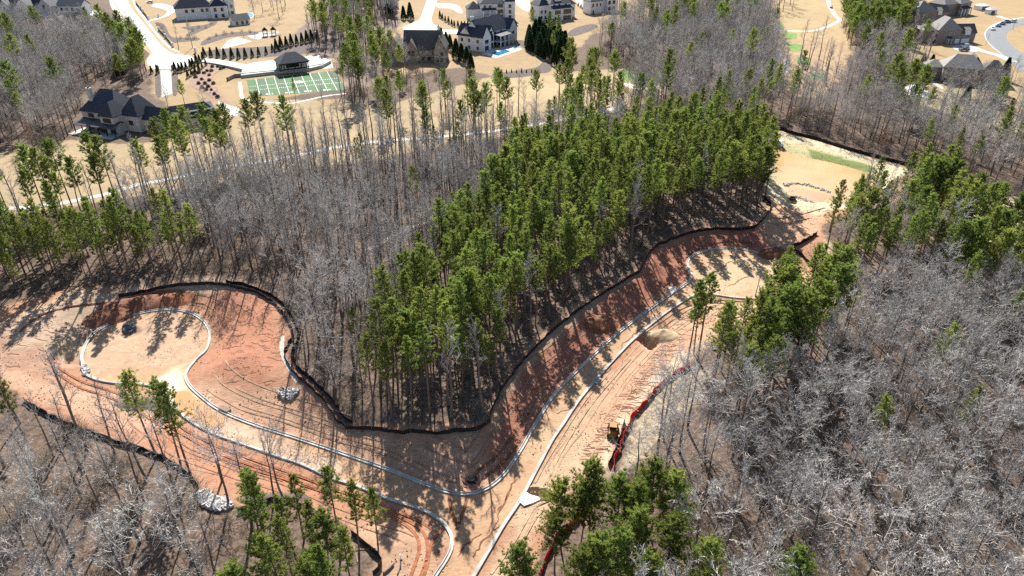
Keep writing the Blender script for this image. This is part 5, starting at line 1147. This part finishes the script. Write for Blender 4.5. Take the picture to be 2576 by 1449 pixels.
h.wing(0, 14, 0, 12, 7.4, 13.8, M['brick'], M['roof_grey'], 'hip', 'y', ridge=3.5); h.wing(14, 24, 1.0, 10, 5.4, 9.8, M['brick'], M['roof_brown'], 'gable', 'x'); h.wing(-7, 0.2, 3, 11, 6.8, 10, M['brick'], M['roof_grey'], 'hip', 'x')
h.wing(17, 20.2, 0.4, 3.2, 7.0, 8.4, W_, M['roof_grey'], 'shed', ov=.2, z0=5.0, name='dormer')
h.win('f', 18.5, 0.05, 4.6, 2.3, 1.0, 1, frame=M['white'], glass=M['white'], name='garage_door'); h.win('f', 13.0, 0.05, 2.6, 2.3, 0, 1, frame=M['white'], glass=M['white'], name='garage_door')
h.win('f', 7.5, 0.1, 1.2, 2.3, 0, 1, frame=M['white'], name='door'); h.win('f', 10.5, 5.2, 1.0, 1.3, 0, 1, frame=M['white']); h.win('f', 7.5, 5.2, .8, 1.0, 0, 1, frame=M['white'])
h.win('l', 6, 3.8, 1.6, 2.0, -7, 2, frame=M['white']); h.porch(6.6, 8.6, -1.6, 0, 3.2, 3.8, R_, M['white'], 2, .2)
h = House('house', (2364,207), -20, 'grey brick house with broad pale hipped roof nearest the right edge')
h.wing(0, 17, 0, 13, 7.2, 12.2, M['brick'], M['roof_grey'], 'hip', 'x', ridge=5.5); h.wing(-7, 0.2, 4, 12, 6.0, 8.8, M['brick'], M['roof_grey'], 'hip', 'x'); h.wing(16.8, 27, 2, 12, 6.2, 10.5, M['brick'], M['roof_brown'], 'hip', 'x'); h.wing(11, 17, 7, 16, 7.2, 11.5, M['brick'], M['roof_brown'], 'gable', 'y')
for u in (2.4, 8.8): h.win('f', u, 4.7, 2.6, 1.6, 0, 3, frame=M['white'])
h.win('f', 2.0, 1.2, 1.6, 1.7, 0, 2, frame=M['white']); h.win('f', 8.4, 0.6, 2.4, 2.2, 0, 3, frame=M['white']); h.win('f', 11.6, 0.2, 1.1, 2.3, 0, 1, frame=M['white'], name='door')
h.box('deck', 1, 11, -5, 0, 0.6, 0.8, M['wood'])
for x in (1.2, 4.4, 7.6, 10.8): h.box('post', x-.1, x+.1, -4.9, -4.7, 0, 1.7, M['dark'])
h.box('rail', 1, 11, -4.95, -4.85, 1.6, 1.7, M['dark'])
pool([Z5(a) for a in [(70,600),(120,545),(200,580),(270,640),(230,655),(150,630)]], 'blue kidney pool among trees below the grey brick house')
sheet('pool_terrace', [Z5(a) for a in [(-60,600),(30,560),(120,520),(260,610),(330,650),(260,700),(120,670),(-20,640)]], M['concrete'], 0.05, 2)
sheet('garden_path', [Z5(a) for a in [(230,405),(280,400),(340,480),(490,575),(470,595),(330,520)]], M['concrete'], 0.05)
pool([(62,108),(78,104),(84,110),(70,115)], 'turquoise pool seen through the upper left woods')
sheet('pool_terrace', [(36,112),(60,100),(115,102),(110,112),(80,120),(50,124)], M['concrete'], 0.04, 2)
for q, lab, s_ in (((2462,27), 'white garden shed with flat roof, left of the pair at the top right', 8), ((2487,37), 'smaller white garden shed beside the drive at the top right', 6)):
    h = House('shed', q, 10, lab, cat='shed'); h.wing(0, s_, 0, s_*.7, 3.0, 4.2, W_, M['white'], 'hip', 'x', ov=.3); h.win('f', s_*.5, 0.3, s_*.4, 2.0, 0, 2)
h = House('house', (985,18), 10, 'white house end wall at the top behind the tall wood')
h.wing(-9, 5, 0, 12, 9, 13, W_, R_, 'hip', 'x'); h.win('f', 1, 5, 1.6, 2, 0, 2); h.win('f', -4, 5, 1.6, 2, 0, 2)
# ------------------------------------------------------------------ sports field
c4 = [np.array(G0(*p)) for p in [(620.5,202),(844,178),(872,226),(630,243.4)]]
def fld(u, v): a = c4[0]*(1-u)+c4[1]*u; b_ = c4[3]*(1-u)+c4[2]*u; return a*(1-v)+b_*v
o0 = fld(0, 1); fe = empty('sports_field', (o0[0], o0[1], 0), label='green football practice field with white yard lines and numbers', category='sports field')
def fq(name, u0, u1, v0, v1, z, m):
    mb = MB(); mb.add([(p[0]-o0[0], p[1]-o0[1], z) for p in (fld(u0,v1), fld(u1,v1), fld(u1,v0), fld(u0,v0))], [(0,1,2,3)]); return mb.build(name, m, fe)
for k in range(10): fq('turf_band', k/10, (k+1)/10, 0, 1, 0.05, M['turf'] if k % 2 == 0 else M['turf_dark'])
for k in range(1, 10): fq('yard_line', k/10-.0024, k/10+.0024, 0.0, 1.0, 0.075, M['white'])
mb = MB()
for k in range(50):
    if k % 5:
        for v_ in (.40, .62):
            P = [fld((k-.12)/50, v_), fld((k+.12)/50, v_), fld((k+.12)/50, v_+.03), fld((k-.12)/50, v_+.03)]; mb.add([(p[0]-o0[0], p[1]-o0[1], .075) for p in P], [(3,2,1,0)])
mb.build('hash_marks', M['white'], fe, kind='stuff')
def text(body, u, v, size, rz, name='number', parent=None, origin=None, flat=0.09, m=None):
    cu = bpy.data.curves.new(name, 'FONT'); cu.body = body; cu.size = size; cu.align_x = 'CENTER'; cu.align_y = 'CENTER'; cu.offset = 0.02*size
    o = bpy.data.objects.new(name, cu); col.objects.link(o); dg = bpy.context.evaluated_depsgraph_get()
    me = bpy.data.meshes.new_from_object(o.evaluated_get(dg)); bpy.data.objects.remove(o)
    o = bpy.data.objects.new(name, me); me.materials.clear(); me.materials.append(m or M['white']); col.objects.link(o); o.parent = parent; o.location = origin; o.rotation_euler = (0,0,rz); return o
th = math.atan2(*(fld(1,1)-fld(0,1))[::-1])
for k, s_ in ((2,'1'),(2,'0'),(4,'2'),(4,'0'),(6,'3'),(6,'0'),(8,'4'),(8,'0')):
    du = -0.027 if s_ == '0' else 0.027
    p = fld(k/10+du, .93); text(s_, 0, 0, 2.6, th+math.pi, parent=fe, origin=(p[0]-o0[0], p[1]-o0[1], .09))
def emblem(parent, org, c, rx, ry, rz, m):
    mb = MB(); n_ = 40
    for r0_, r1_ in ((1.0, .80),):
        v = [(rx*r*math.cos(6.2832*i/n_), ry*r*math.sin(6.2832*i/n_), 0) for r in (r0_, r1_) for i in range(n_)]; mb.add(v, [(i, (i+1) % n_, n_+(i+1) % n_, n_+i) for i in range(n_)])
    o = mb.build('emblem', m, parent); o.location = (c[0]-org[0], c[1]-org[1], .10); o.rotation_euler = (0,0,rz)
    t = text('G', 0, 0, ry*2.0, 0, 'emblem_letter', o, (0,0,0.01), m=m); t.scale = (1.7, 0.85, 1)
emblem(fe, o0, fld(.53,.42), 2.9, 2.2, th, M['white'])
# half basketball court beside the pavilion and the one above the evergreen row
def court(px, label, lines=True, logo=True):
    P = [np.array(G0(*p)) for p in px]; o = P[3]; e = empty('basketball_court', (o[0], o[1], 0), label=label, category='court')
    L = lambda u, v: (P[0]*(1-u)+P[1]*u)*(1-v)+(P[3]*(1-u)+P[2]*u)*v
    def q(name, u0, u1, v0, v1, z, m): mb = MB(); mb.add([(p[0]-o[0], p[1]-o[1], z) for p in (L(u0,v1),L(u1,v1),L(u1,v0),L(u0,v0))], [(0,1,2,3)]); mb.build(name, m, e)
    q('slab', 0, 1, 0, 1, .06, M['court'])
    for a in ((0,1,0,.03),(0,1,.97,1),(0,.02,.03,.97),(.98,1,.03,.97),(.55,.98,.33,.36),(.55,.98,.64,.67),(.55,.57,.36,.64)): q('line', *a, .08, M['white'])
    if logo: emblem(e, o, L(.5,.5), 2.0, 1.8, math.atan2(*(P[2]-P[3])[::-1]), M['white'])
    else: q('key', .12, .45, .3, .7, .075, M['white'])
    c = L(.97,.5); mb = MB(); x, y = c-o; mb.tube([(x,y,0),(x,y,3.2),(x-.8,y,3.6)], [.09,.09,.07], 8); mb.build('hoop_pole', M['dark'], e)
    mb = MB(); mb.box(x-.9, x-.84, y-.9, y+.9, 3.0, 4.1); mb.build('backboard', M['white'], e)
    mb = MB(); mb.tube([(x-1.1+.23*math.cos(a*.785), y+.23*math.sin(a*.785), 3.1) for a in range(9)], [.02]*9, 4); mb.build('hoop', M['orange'], e)
court([Z8(a) for a in [(870,200),(1140,172),(1160,290),(925,308)]], 'grey half basketball court right of the pavilion')
court([R2(a) for a in [(480,385),(570,355),(705,395),(410,470)]], 'grey basketball court with white key above the evergreen row', logo=False)
# ------------------------------------------------------------------ evergreen rows, shrubs
def plant(kind, p, s_, name, label, cat, group, sz=1.0):
    L = LIB[kind][int(rng.integers(len(LIB[kind])))]; g = G(*p); e = empty(name, g, rng.random()*6.28, label=label, category=cat, group=group); e.scale = (s_, s_, s_*sz)
    for part in ('trunk', 'crown'): o = bpy.data.objects.new(part, L[part]); col.objects.link(o); o.parent = e
def row(kind, pts, n, s_, name, label, cat, group, jit=1.0):
    P = resample(np.array(pts, float), 0.5); i = np.linspace(0, len(P)-1, n).astype(int); od = ['first','second','third','fourth','fifth','sixth','seventh','eighth','ninth','tenth','eleventh','twelfth','thirteenth','fourteenth','fifteenth','sixteenth','seventeenth','eighteenth','nineteenth','twentieth','twenty first','twenty second','twenty third','twenty fourth']
    for j, k in enumerate(i): plant(kind, (P[k][0]+rng.normal(0,.6)*jit, P[k][1]+rng.normal(0,.3)*jit), s_*rng.uniform(.85,1.15), name, od[j]+' from the left '+label, cat, group)
row('cone', [R2(a) for a in [(255,540),(380,545),(550,555),(700,545),(830,520),(900,490)]], 11, 0.95, 'evergreen', 'in the row of columnar evergreens above the pavilion drive', 'evergreen', 'evergreen row above the drive')
row('cone', [R2(a) for a in [(940,480),(1100,430),(1250,400),(1330,380)]], 9, 1.25, 'evergreen', 'of the taller evergreens behind the pavilion', 'evergreen', 'tall evergreens behind the pavilion')
row('cone', [R1(a) for a in [(1670,690),(1740,680),(1820,650),(1890,610),(1930,570)]], 9, 0.95, 'evergreen', 'of the evergreens curving round the gate drive', 'evergreen', 'evergreens by the gate')
row('cone', [R1(a) for a in [(1790,740),(1850,710),(1910,670),(1960,625)]], 6, 0.7, 'evergreen', 'of the small round evergreens beside the straw bed', 'evergreen', 'small evergreens by the straw bed')
row('cone', [R1(a) for a in [(1445,700),(1500,700)]], 2, 0.9, 'evergreen', 'of the two evergreens left of the gate', 'evergreen', 'evergreens left of the gate')
row('cypress', [R3(a) for a in [(460,185),(520,185)]], 2, 0.95, 'cypress_tree', 'of the pair of broad cypresses beside the white street', 'cypress', 'street cypress pair')
row('cypress', [R3(a) for a in [(310,150),(350,160)]], 2, 0.9, 'cypress_tree', 'of two dark cypresses at the wood edge by the street', 'cypress', 'wood edge cypresses')
row('cypress', [R3(a) for a in [(960,560),(1010,590),(1060,620),(1100,660)]], 4, 0.95, 'cypress_tree', 'in the dark cypress screen left of the pool lawn', 'cypress', 'cypress screen by the pool lawn')
row('cypress', [R3(a) for a in [(820,400),(860,440),(900,480)]], 3, 0.75, 'cypress_tree', 'in the cypress screen right of the taupe house', 'cypress', 'cypress screen by the taupe house')
row('cone', [R3(a) for a in [(800,170),(860,210),(920,250),(980,260),(1070,250)]], 10, 0.8, 'evergreen', 'in the low evergreen bed behind the pool house', 'evergreen', 'evergreen bed behind the pool house')
row('cone', [R3(a) for a in [(1390,700),(1480,690),(1560,690),(1640,690),(1720,690)]], 8, 0.38, 'shrub', 'in the clipped shrub row at the foot of the pool lawn', 'shrub', 'shrubs below the pool lawn')
row('cypress', [R5(a) for a in [(2230,760),(2200,900),(2160,1020)]], 3, 0.95, 'cypress_tree', 'of the dark cypresses right of the grey brick house', 'cypress', 'cypresses by the brick house')
row('cypress', [R5(a) for a in [(1450,680),(1530,690)]], 2, 0.85, 'cypress_tree', 'of the two dark evergreens left of the grey brick house', 'cypress', 'evergreens left of the brick house')
row('cone', [R3(a) for a in [(2120,60),(2180,110),(2260,140)]], 7, 0.55, 'shrub', 'in the hedge below the white turret house', 'shrub', 'hedge by the turret house')
gp_ = np.array(G0(*R1((1575,660))))
for nm, kind, fn, Q, lab, grp, a0, a1 in (('shrub','greenshrub',R2,[(150,700),(170,740),(200,700),(230,760),(250,700),(280,680),(300,720),(320,680),(260,800),(290,830),(320,860),(340,800),(300,770),(350,900),(380,930),(230,840),(200,800),(270,860),(330,640),(380,640),(410,660),(440,650)],'small dark shrub in the brown straw bed','shrubs in the straw bed',.8,1.2),
  ('shrub','shrub',R1,[(1500,245),(1540,270),(1560,330),(1720,370),(1790,370),(1850,370),(1830,300),(1890,270),(1960,270),(2010,230),(1790,240),(1730,150),(1760,160),(1990,375),(2060,345),(2140,330),(2210,320),(2300,310),(2380,310)],'leafless shrub in the mulch beds','shrubs in the mulch beds',.6,1.0)):
    Q = sorted(Q, key=lambda q: np.hypot(*(np.array(G0(*fn(q)))-gp_)))
    for k, q in enumerate(Q): plant(kind, fn(q), rng.uniform(a0,a1), nm, lab+', '+(ordinal(k+1)+' ' if k else '')+'nearest to the arched gate', 'shrub', grp)
#==PART5==

# ------------------------------------------------------------------ street wall, gate, playground
def pillar(p, label, hgt=2.3):
    g = G(*p); e = empty('pillar', g, 0.5, label=label, category='pillar', group='white pillars along the street wall')
    mb = MB(); mb.box(-.5,.5,-.5,.5,-.1,hgt); mb.box(-.56,.56,-.56,.56,-.1,.35); mb.build('shaft', M['whitewall'], e)
    mb = MB(); mb.box(-.62,.62,-.62,.62,hgt,hgt+.18); mb.box(-.4,.4,-.4,.4,hgt+.18,hgt+.42); mb.build('cap', M['white'], e)
PIL = [(1298,45),(1340,92),(1362,122),(1415,190),(1512,298),(1578,365),(1645,450)]
OD = ['first','second','third','fourth','fifth','sixth','seventh']
for k, q in enumerate(PIL): pillar(R1(q), OD[k]+' white pillar from the top along the black street fence')
pillar(R1((1508,165)), 'white pillar inside the drive entrance of the large white house'); pillar(R1((1860,505)), 'lone white pillar at the street end by the evergreen row', 2.8); pillar(R2((1312,350)), 'white pillar among the evergreens behind the pavilion', 2.6)
def iron_fence(pa, pb, label, hgt=1.7):
    A, B = G(*pa), G(*pb); d = B-A; L = d.length; e = empty('iron_fence', A, math.atan2(d.y, d.x), label=label, category='fence', group='black iron fence panels along the street')
    for z in (.2, hgt-.2): mb = MB(); mb.box(.7, L-.7, -.04, .04, z, z+.09); mb.build('rail', M['dark'], e)
    mb = MB(); x = .7
    while x < L-.7: mb.box(x-.035, x+.035, -.03, .03, 0, hgt); x += .28
    mb.build('pickets', M['dark'], e, kind='stuff')
for k in range(len(PIL)-1):
    if k != 3: iron_fence(R1(PIL[k]), R1(PIL[k+1]), 'black iron fence between the '+OD[k]+' and '+OD[k+1]+' white street pillars')
A, B = G(*R1((1515,664))), G(*R1((1632,664))); d = B-A; L = d.length
e = empty('driveway_gate', A, math.atan2(d.y, d.x), label='black arched iron gate across the white driveway', category='gate')
for x0, x1 in ((0, L/2-.05), (L/2+.05, L)):
    mb = MB(); P = [(x0+(x1-x0)*i/8, 0, 1.5+.8*math.sin(math.pi*(x0+(x1-x0)*i/8)/L)) for i in range(9)]; mb.tube(P, [.08]*9, 6); mb.tube([(x0,0,.15),(x1,0,.15)], [.07,.07], 6)
    for i in range(9): mb.tube([(P[i][0],0,.15), P[i]], [.04,.04], 4)
    mb.build('gate_leaf', M['dark'], e)
for x in (-.5, L+.5): mb = MB(); mb.box(x-.4, x+.4, -.4, .4, 0, 2.4); mb.build('gate_post', M['stone'], e)
g = G(*R2((820,350))); e = empty('playset', g, .45, label='dark wooden playset with two peaked roofs and blue slide on the lawn', category='playground')
for x0 in (0, 5):
    for dx in (0, 2.4):
        for dy in (0, 2.4): mb = MB(); mb.box(x0+dx-.1, x0+dx+.1, dy-.1, dy+.1, 0, 3.6); mb.build('post', M['mulch'], e)
    mb = MB(); mb.box(x0-.2, x0+2.6, -.2, 2.6, 1.5, 1.7); mb.build('platform', M['wood'], e)
    mb = MB(); mb.add([(x0-.5,-.5,3.5),(x0+2.9,-.5,3.5),(x0+2.9,2.9,3.5),(x0-.5,2.9,3.5),(x0+1.2,1.2,5.4)], [(3,2,1,0),(0,1,4),(1,2,4),(2,3,4),(3,0,4)]); mb.build('roof', M['dark'], e)
mb = MB(); mb.box(2.4, 5, .8, 1.8, 1.5, 1.65); mb.build('bridge', M['wood'], e)
mb = MB(); mb.add([(7.4,.6,1.7),(7.4,1.8,1.7),(10.6,1.8,.2),(10.6,.6,.2),(7.4,.6,1.55),(7.4,1.8,1.55),(10.6,1.8,.05),(10.6,.6,.05)], [(0,3,2,1),(4,5,6,7),(0,1,5,4),(2,3,7,6),(0,4,7,3),(1,2,6,5)]); mb.build('slide', M['bluepaint'], e)
mb = MB(); mb.tube([(-5,1.2,3),(0,1.2,3)], [.09,.09], 6)
for s_ in (-1,1): mb.tube([(-5,1.2+s_*1.3,0),(-5,1.2,3)], [.08,.08], 6)
mb.build('swing_frame', M['wood'], e)
for x in (-3.8, -2): mb = MB(); mb.tube([(x-.25,1.2,3),(x-.25,1.2,.6)], [.02,.02], 4); mb.tube([(x+.25,1.2,3),(x+.25,1.2,.6)], [.02,.02], 4); mb.box(x-.3,x+.3,1.05,1.35,.55,.6); mb.build('swing', M['rubber'], e)
sheet('play_surface', [R2(a) for a in [(650,335),(760,310),(960,300),(960,320),(760,378),(700,365)]], M['court'], 0.05)

# ------------------------------------------------------------------ vehicles
def wheel(e, x, y, r=.36, wd=.24):
    mb = MB(); mb.tube([(x, y-wd/2, r), (x, y+wd/2, r)], [r, r], 14); w_ = mb.build('wheel', M['rubber'], e)
    mb = MB(); mb.tube([(x, y-wd/2-.01, r), (x, y+wd/2+.01, r)], [r*.6, r*.6], 10); mb.build('rim', M['silver'], w_)
def car(p, rz, paint, label, kind='suv', dz=0.06, cat='car', group=None):
    g = G(*p, dz); e = empty('parked_car' if cat == 'car' else cat, g, math.radians(rz), label=label, category=cat, group=group)
    L, Wd = (4.8, 1.9) if kind != 'pickup' else (5.7, 2.0)
    low = {'suv':[(0,.35),(0,.95),(.15,1.05),(1.2,1.12),(L-.1,1.12),(L,.95),(L,.35)], 'sedan':[(0,.35),(0,.8),(.1,.88),(1.3,.98),(L-.9,1.0),(L,.95),(L,.35)], 'pickup':[(0,.4),(0,1.05),(.15,1.15),(1.4,1.2),(L-.05,1.2),(L,1.1),(L,.4)]}[kind]
    up = {'suv':[(1.15,1.1),(1.75,1.72),(L-.35,1.74),(L-.08,1.1)], 'sedan':[(1.25,.97),(1.95,1.42),(L-1.5,1.44),(L-.75,.99)], 'pickup':[(1.35,1.18),(1.9,1.85),(3.5,1.87),(3.75,1.18)]}[kind]
    def prism(P, w0, w1, name, m, par):
        mb = MB(); n_ = len(P); zt = max(q[1] for q in P); zb = min(q[1] for q in P)
        wf = lambda z: w0+(w1-w0)*(z-zb)/(zt-zb+1e-6)
        v = [(x, -wf(z)/2, z) for x, z in P]+[(x, wf(z)/2, z) for x, z in P]
        mb.add(v, [tuple(range(n_)), tuple(reversed(range(n_, 2*n_)))]+[(i, n_+i, n_+(i+1) % n_, (i+1) % n_) for i in range(n_)]); return mb.build(name, m, par)
    b_ = prism(low, Wd, Wd*.96, 'body', paint, e); prism(up, Wd*.92, Wd*.74, 'windows', M['glass'], e)
    rt = up[1][1]; mb = MB(); mb.box(up[1][0]-.02, up[2][0]+.02, -Wd*.38, Wd*.38, rt-.05, rt+.05); mb.build('roof', paint, e)
    for s_ in (-1, 1):
        for x in (up[1][0], up[2][0]): mb = MB(); i = 0 if x == up[1][0] else 3; mb.tube([(up[i][0], s_*Wd*.455, up[i][1]), (x, s_*Wd*.375, rt)], [.06,.06], 4); mb.build('pillar', paint, e)
        mb = MB(); mb.box(-.03, .06, s_*Wd*.36-.18, s_*Wd*.36+.18, .72, .88); mb.build('headlight', M['white'], e)
    if kind == 'pickup': mb = MB(); mb.box(3.85, L-.1, -.8, .8, 1.19, 1.22); mb.build('bed', M['dark'], e)
    for x in (.95, L-1.0):
        for s_ in (-1, 1): wheel(e, x, s_*(Wd/2-.1))
    return e
GR = 'cars parked along the right hand street'
car(R5((2135,290)), 62, M['white'], 'white car at the near end of the parked line on the right street', 'suv', group=GR)
car(R5((2175,258)), 42, M['bluepaint'], 'dark blue car second from the near end of the parked line', 'sedan', group=GR)
car(R5((2210,238)), 35, M['bluepaint'], 'dark blue car third from the near end of the parked line', 'suv', group=GR)
car(R5((2245,220)), 28, M['bluepaint'], 'blue pickup at the far end of the tight parked line', 'pickup', group=GR)
car(R5((2300,215)), 20, M['silver'], 'silver blue car parked apart beyond the line of cars', 'suv', group=GR)
car(R5((1830,450)), 4, M['silver'], 'pale car parked before the white garage doors', 'suv', 0.14); car(R5((1815,485)), 3, M['rock_dark'], 'dark pickup parked behind the pale car at the brick house', 'pickup', 0.14)
car(R1((1395,30)), 8, M['white'], 'white car on the drive behind the street pillars', 'suv'); car(R1((1680,55)), 25, M['silver'], 'silver car beside the large white house', 'sedan')
# compact loader on the right bank
g = G(1541,1092); e = empty('compact_loader', g, math.radians(80), label='small yellow loader with white hood on the sandy bank by the orange fence', category='loader')
mb = MB(); mb.box(-1.3,.2,-.75,.75,.45,1.25); mb.box(-1.45,-1.3,-.6,.6,.5,1.05); mb.build('body', M['yellow'], e)
mb = MB(); mb.box(-.2,.55,-.6,.6,1.25,1.45); mb.box(-.2,-.05,-.6,.6,1.45,2.0); mb.build('seat', M['dark'], e)
for x in (-.5, .7):
    for y in (-.62,.62): mb = MB(); mb.box(x-.05, x+.05, y-.05, y+.05, 1.2, 2.1); mb.build('post', M['dark'], e)
mb = MB(); mb.box(-.55,.75,-.66,.66,2.1,2.17); mb.build('canopy', M['yellow'], e)
mb = MB(); mb.lathe([(.01,1.35),(.5,1.33),(.62,1.1),(.64,.5)], 14, c=(1.15,0,0), sy=1.05); mb.build('hood', M['white'], e)
mb = MB(); mb.box(.2,1.7,-.6,.6,.45,.85); mb.build('chassis', M['yellow'], e)
mb = MB(); mb.add([(1.9,-.9,.1),(2.5,-.9,.15),(2.1,-.9,.9),(1.9,-.9,.9),(1.9,.9,.1),(2.5,.9,.15),(2.1,.9,.9),(1.9,.9,.9)], [(0,1,2,3),(7,6,5,4),(0,4,5,1),(1,5,6,2),(2,6,7,3),(3,7,4,0)]); mb.build('bucket', M['yellow'], e)
for x in (-.85, 1.05):
    for y in (-.8,.8): wheel(e, x, y, .5, .36)
# utility cart by the pond
g = G(1957,367); e = empty('utility_cart', g, math.radians(-60), label='white utility cart with roof on the straw bank of the muddy pond', category='utility cart')
mb = MB(); mb.box(-1.9,1.7,-.85,.85,.5,1.0); mb.box(1.2,2.0,-.8,.8,.6,1.2); mb.build('body', M['white'], e)
mb = MB(); mb.box(-2.0,-.5,-.9,.9,1.0,1.5); mb.build('cargo_bed', M['silver'], e); mb = MB(); mb.box(-.4,.5,-.75,.75,1.0,1.25); mb.box(-.5,-.3,-.75,.75,1.25,1.8); mb.build('seat', M['dark'], e)
for x in (-.5, 1.2):
    for y in (-.78,.78): mb = MB(); mb.box(x-.06, x+.06, y-.06, y+.06, 1.0, 2.3); mb.build('post', M['silver'], e)
mb = MB(); mb.box(-.75,1.5,-.95,.95,2.3,2.42); mb.box(-.3,.9,-.5,.5,2.42,2.5); mb.build('roof', M['white'], e)
for x in (-1.2, 1.3):
    for y in (-.85,.85): wheel(e, x, y, .42, .3)
# golf cart on the far path
g = G(*R5((600,80))); e = empty('golf_cart', g, math.radians(100), label='dark golf cart on the path of the far fairway', category='golf cart')
mb = MB(); mb.box(-1.2,1.2,-.6,.6,.35,.8); mb.box(.7,1.25,-.55,.55,.8,1.1); mb.build('body', M['dark'], e); mb = MB(); mb.box(-.5,.3,-.55,.55,.8,1.0); mb.box(-.6,-.45,-.55,.55,1.0,1.5); mb.build('seat', M['silver'], e)
mb = MB(); mb.box(-1.0,.9,-.62,.62,1.95,2.05); mb.build('roof', M['dark'], e)
for x in (-.9,.8):
    for y in (-.55,.55): mb = MB(); mb.box(x-.03,x+.03,y-.03,y+.03,.8,1.95); mb.build('post', M['dark'], e); wheel(e, x, y, .25, .2)

# ------------------------------------------------------------------ workers
def skinmesh(name, J, E, R, m, parent, sub=1):
    me = bpy.data.meshes.new(name); me.from_pydata(J, E, []); o = bpy.data.objects.new(name, me); col.objects.link(o); o.parent = parent
    bm = bmesh.new(); bm.from_mesh(me); sk = bm.verts.layers.skin.verify(); bm.verts.ensure_lookup_table()
    for i, r in enumerate(R): bm.verts[i][sk].radius = (r, r)
    bm.verts[0][sk].use_root = True; bm.to_mesh(me); bm.free()
    md = o.modifiers.new('skin', 'SKIN'); md.use_smooth_shade = True; o.modifiers.new('sub', 'SUBSURF').levels = sub; o.modifiers['sub'].render_levels = sub
    me.materials.append(m); return o
def person(p, rz, label, shirt, crouch=False, hat=None):
    g = G(*p); e = empty('person', g, rz, label=label, category='person')
    if not crouch:
        J = dict(pel=(0,0,.95), ch=(.06,0,1.32), nk=(.10,0,1.50), hd=(.14,0,1.66), hl=(0,.11,.92), hr=(0,-.11,.92), kl=(.06,.12,.50), kr=(-.03,-.12,.50), al=(0,.13,.07), ar=(-.1,-.13,.07), fl=(.16,.14,.04), fr=(.06,-.14,.04), sl=(.07,.20,1.42), sr=(.07,-.20,1.42), el=(.14,.27,1.14), er=(.14,-.27,1.14), wl=(.36,.22,1.02), wr=(.36,-.22,1.02))
    else:
        J = dict(pel=(-.15,0,.48), ch=(.12,0,.78), nk=(.25,0,.92), hd=(.36,0,1.04), hl=(-.12,.12,.45), hr=(-.12,-.12,.45), kl=(.26,.16,.48), kr=(.22,-.16,.42), al=(-.05,.14,.08), ar=(-.08,-.14,.08), fl=(.12,.15,.04), fr=(.10,-.15,.04), sl=(.18,.20,.86), sr=(.18,-.20,.86), el=(.36,.26,.62), er=(.36,-.26,.62), wl=(.56,.18,.42), wr=(.56,-.18,.42))
    ks = list(J); ed = [('pel','ch'),('ch','nk'),('nk','hd'),('pel','hl'),('hl','kl'),('kl','al'),('al','fl'),('pel','hr'),('hr','kr'),('kr','ar'),('ar','fr'),('ch','sl'),('sl','el'),('el','wl'),('ch','sr'),('sr','er'),('er','wr')]
    rad = dict(pel=.14,ch=.15,nk=.06,hd=.11,hl=.09,hr=.09,kl=.065,kr=.065,al=.045,ar=.045,fl=.045,fr=.045,sl=.06,sr=.06,el=.045,er=.045,wl=.035,wr=.035)
    skinmesh('body', [J[k] for k in ks], [(ks.index(a), ks.index(b_)) for a, b_ in ed], [rad[k] for k in ks], M['skin'], e)
    def cl(name, kk, m, gr):
        ee = [(kk.index(a), kk.index(b_)) for a, b_ in ed if a in kk and b_ in kk]; skinmesh(name, [J[k] for k in kk], ee, [rad[k]*gr for k in kk], m, e)
    cl('trousers', ['pel','hl','kl','al','hr','kr','ar'], M['jeans'], 1.22); cl('shirt', ['ch','pel','sl','sr','el','er'], shirt, 1.25)
    hd = J['hd']; mb = MB(); mb.lathe([(.17,-.01),(.135,.02),(.13,.07),(.09,.13),(.01,.15)], 12, c=(hd[0]+.01, 0, hd[2]+.06)); mb.build('hard_hat', hat or M['white'], e)
person((236,846), 3.6, 'worker in pale shirt and white helmet standing by the left circle kerb', M['shirt']); person((227,856), 0.6, 'worker in bright green vest crouching at the left circle kerb', M['hivis'], True, M['hivis'])
g = G(218,840); mb = MB(); mb.lathe([(.01,0),(.22,0),(.28,.55),(.25,.55),(.2,.1)], 14); o = mb.build('bucket', M['white'], label='small white bucket beside the workers at the left circle', category='bucket'); o.location = g
mb = MB(); mb.box(-.06,.06,-.06,.06,0,1.1); mb.box(-.08,.08,-.08,.08,1.1,1.16); o = mb.build('marker_post', M['white'], label='white marker post beside the small log at the bottom', category='post'); o.location = G(1008,1408)

lap('done')
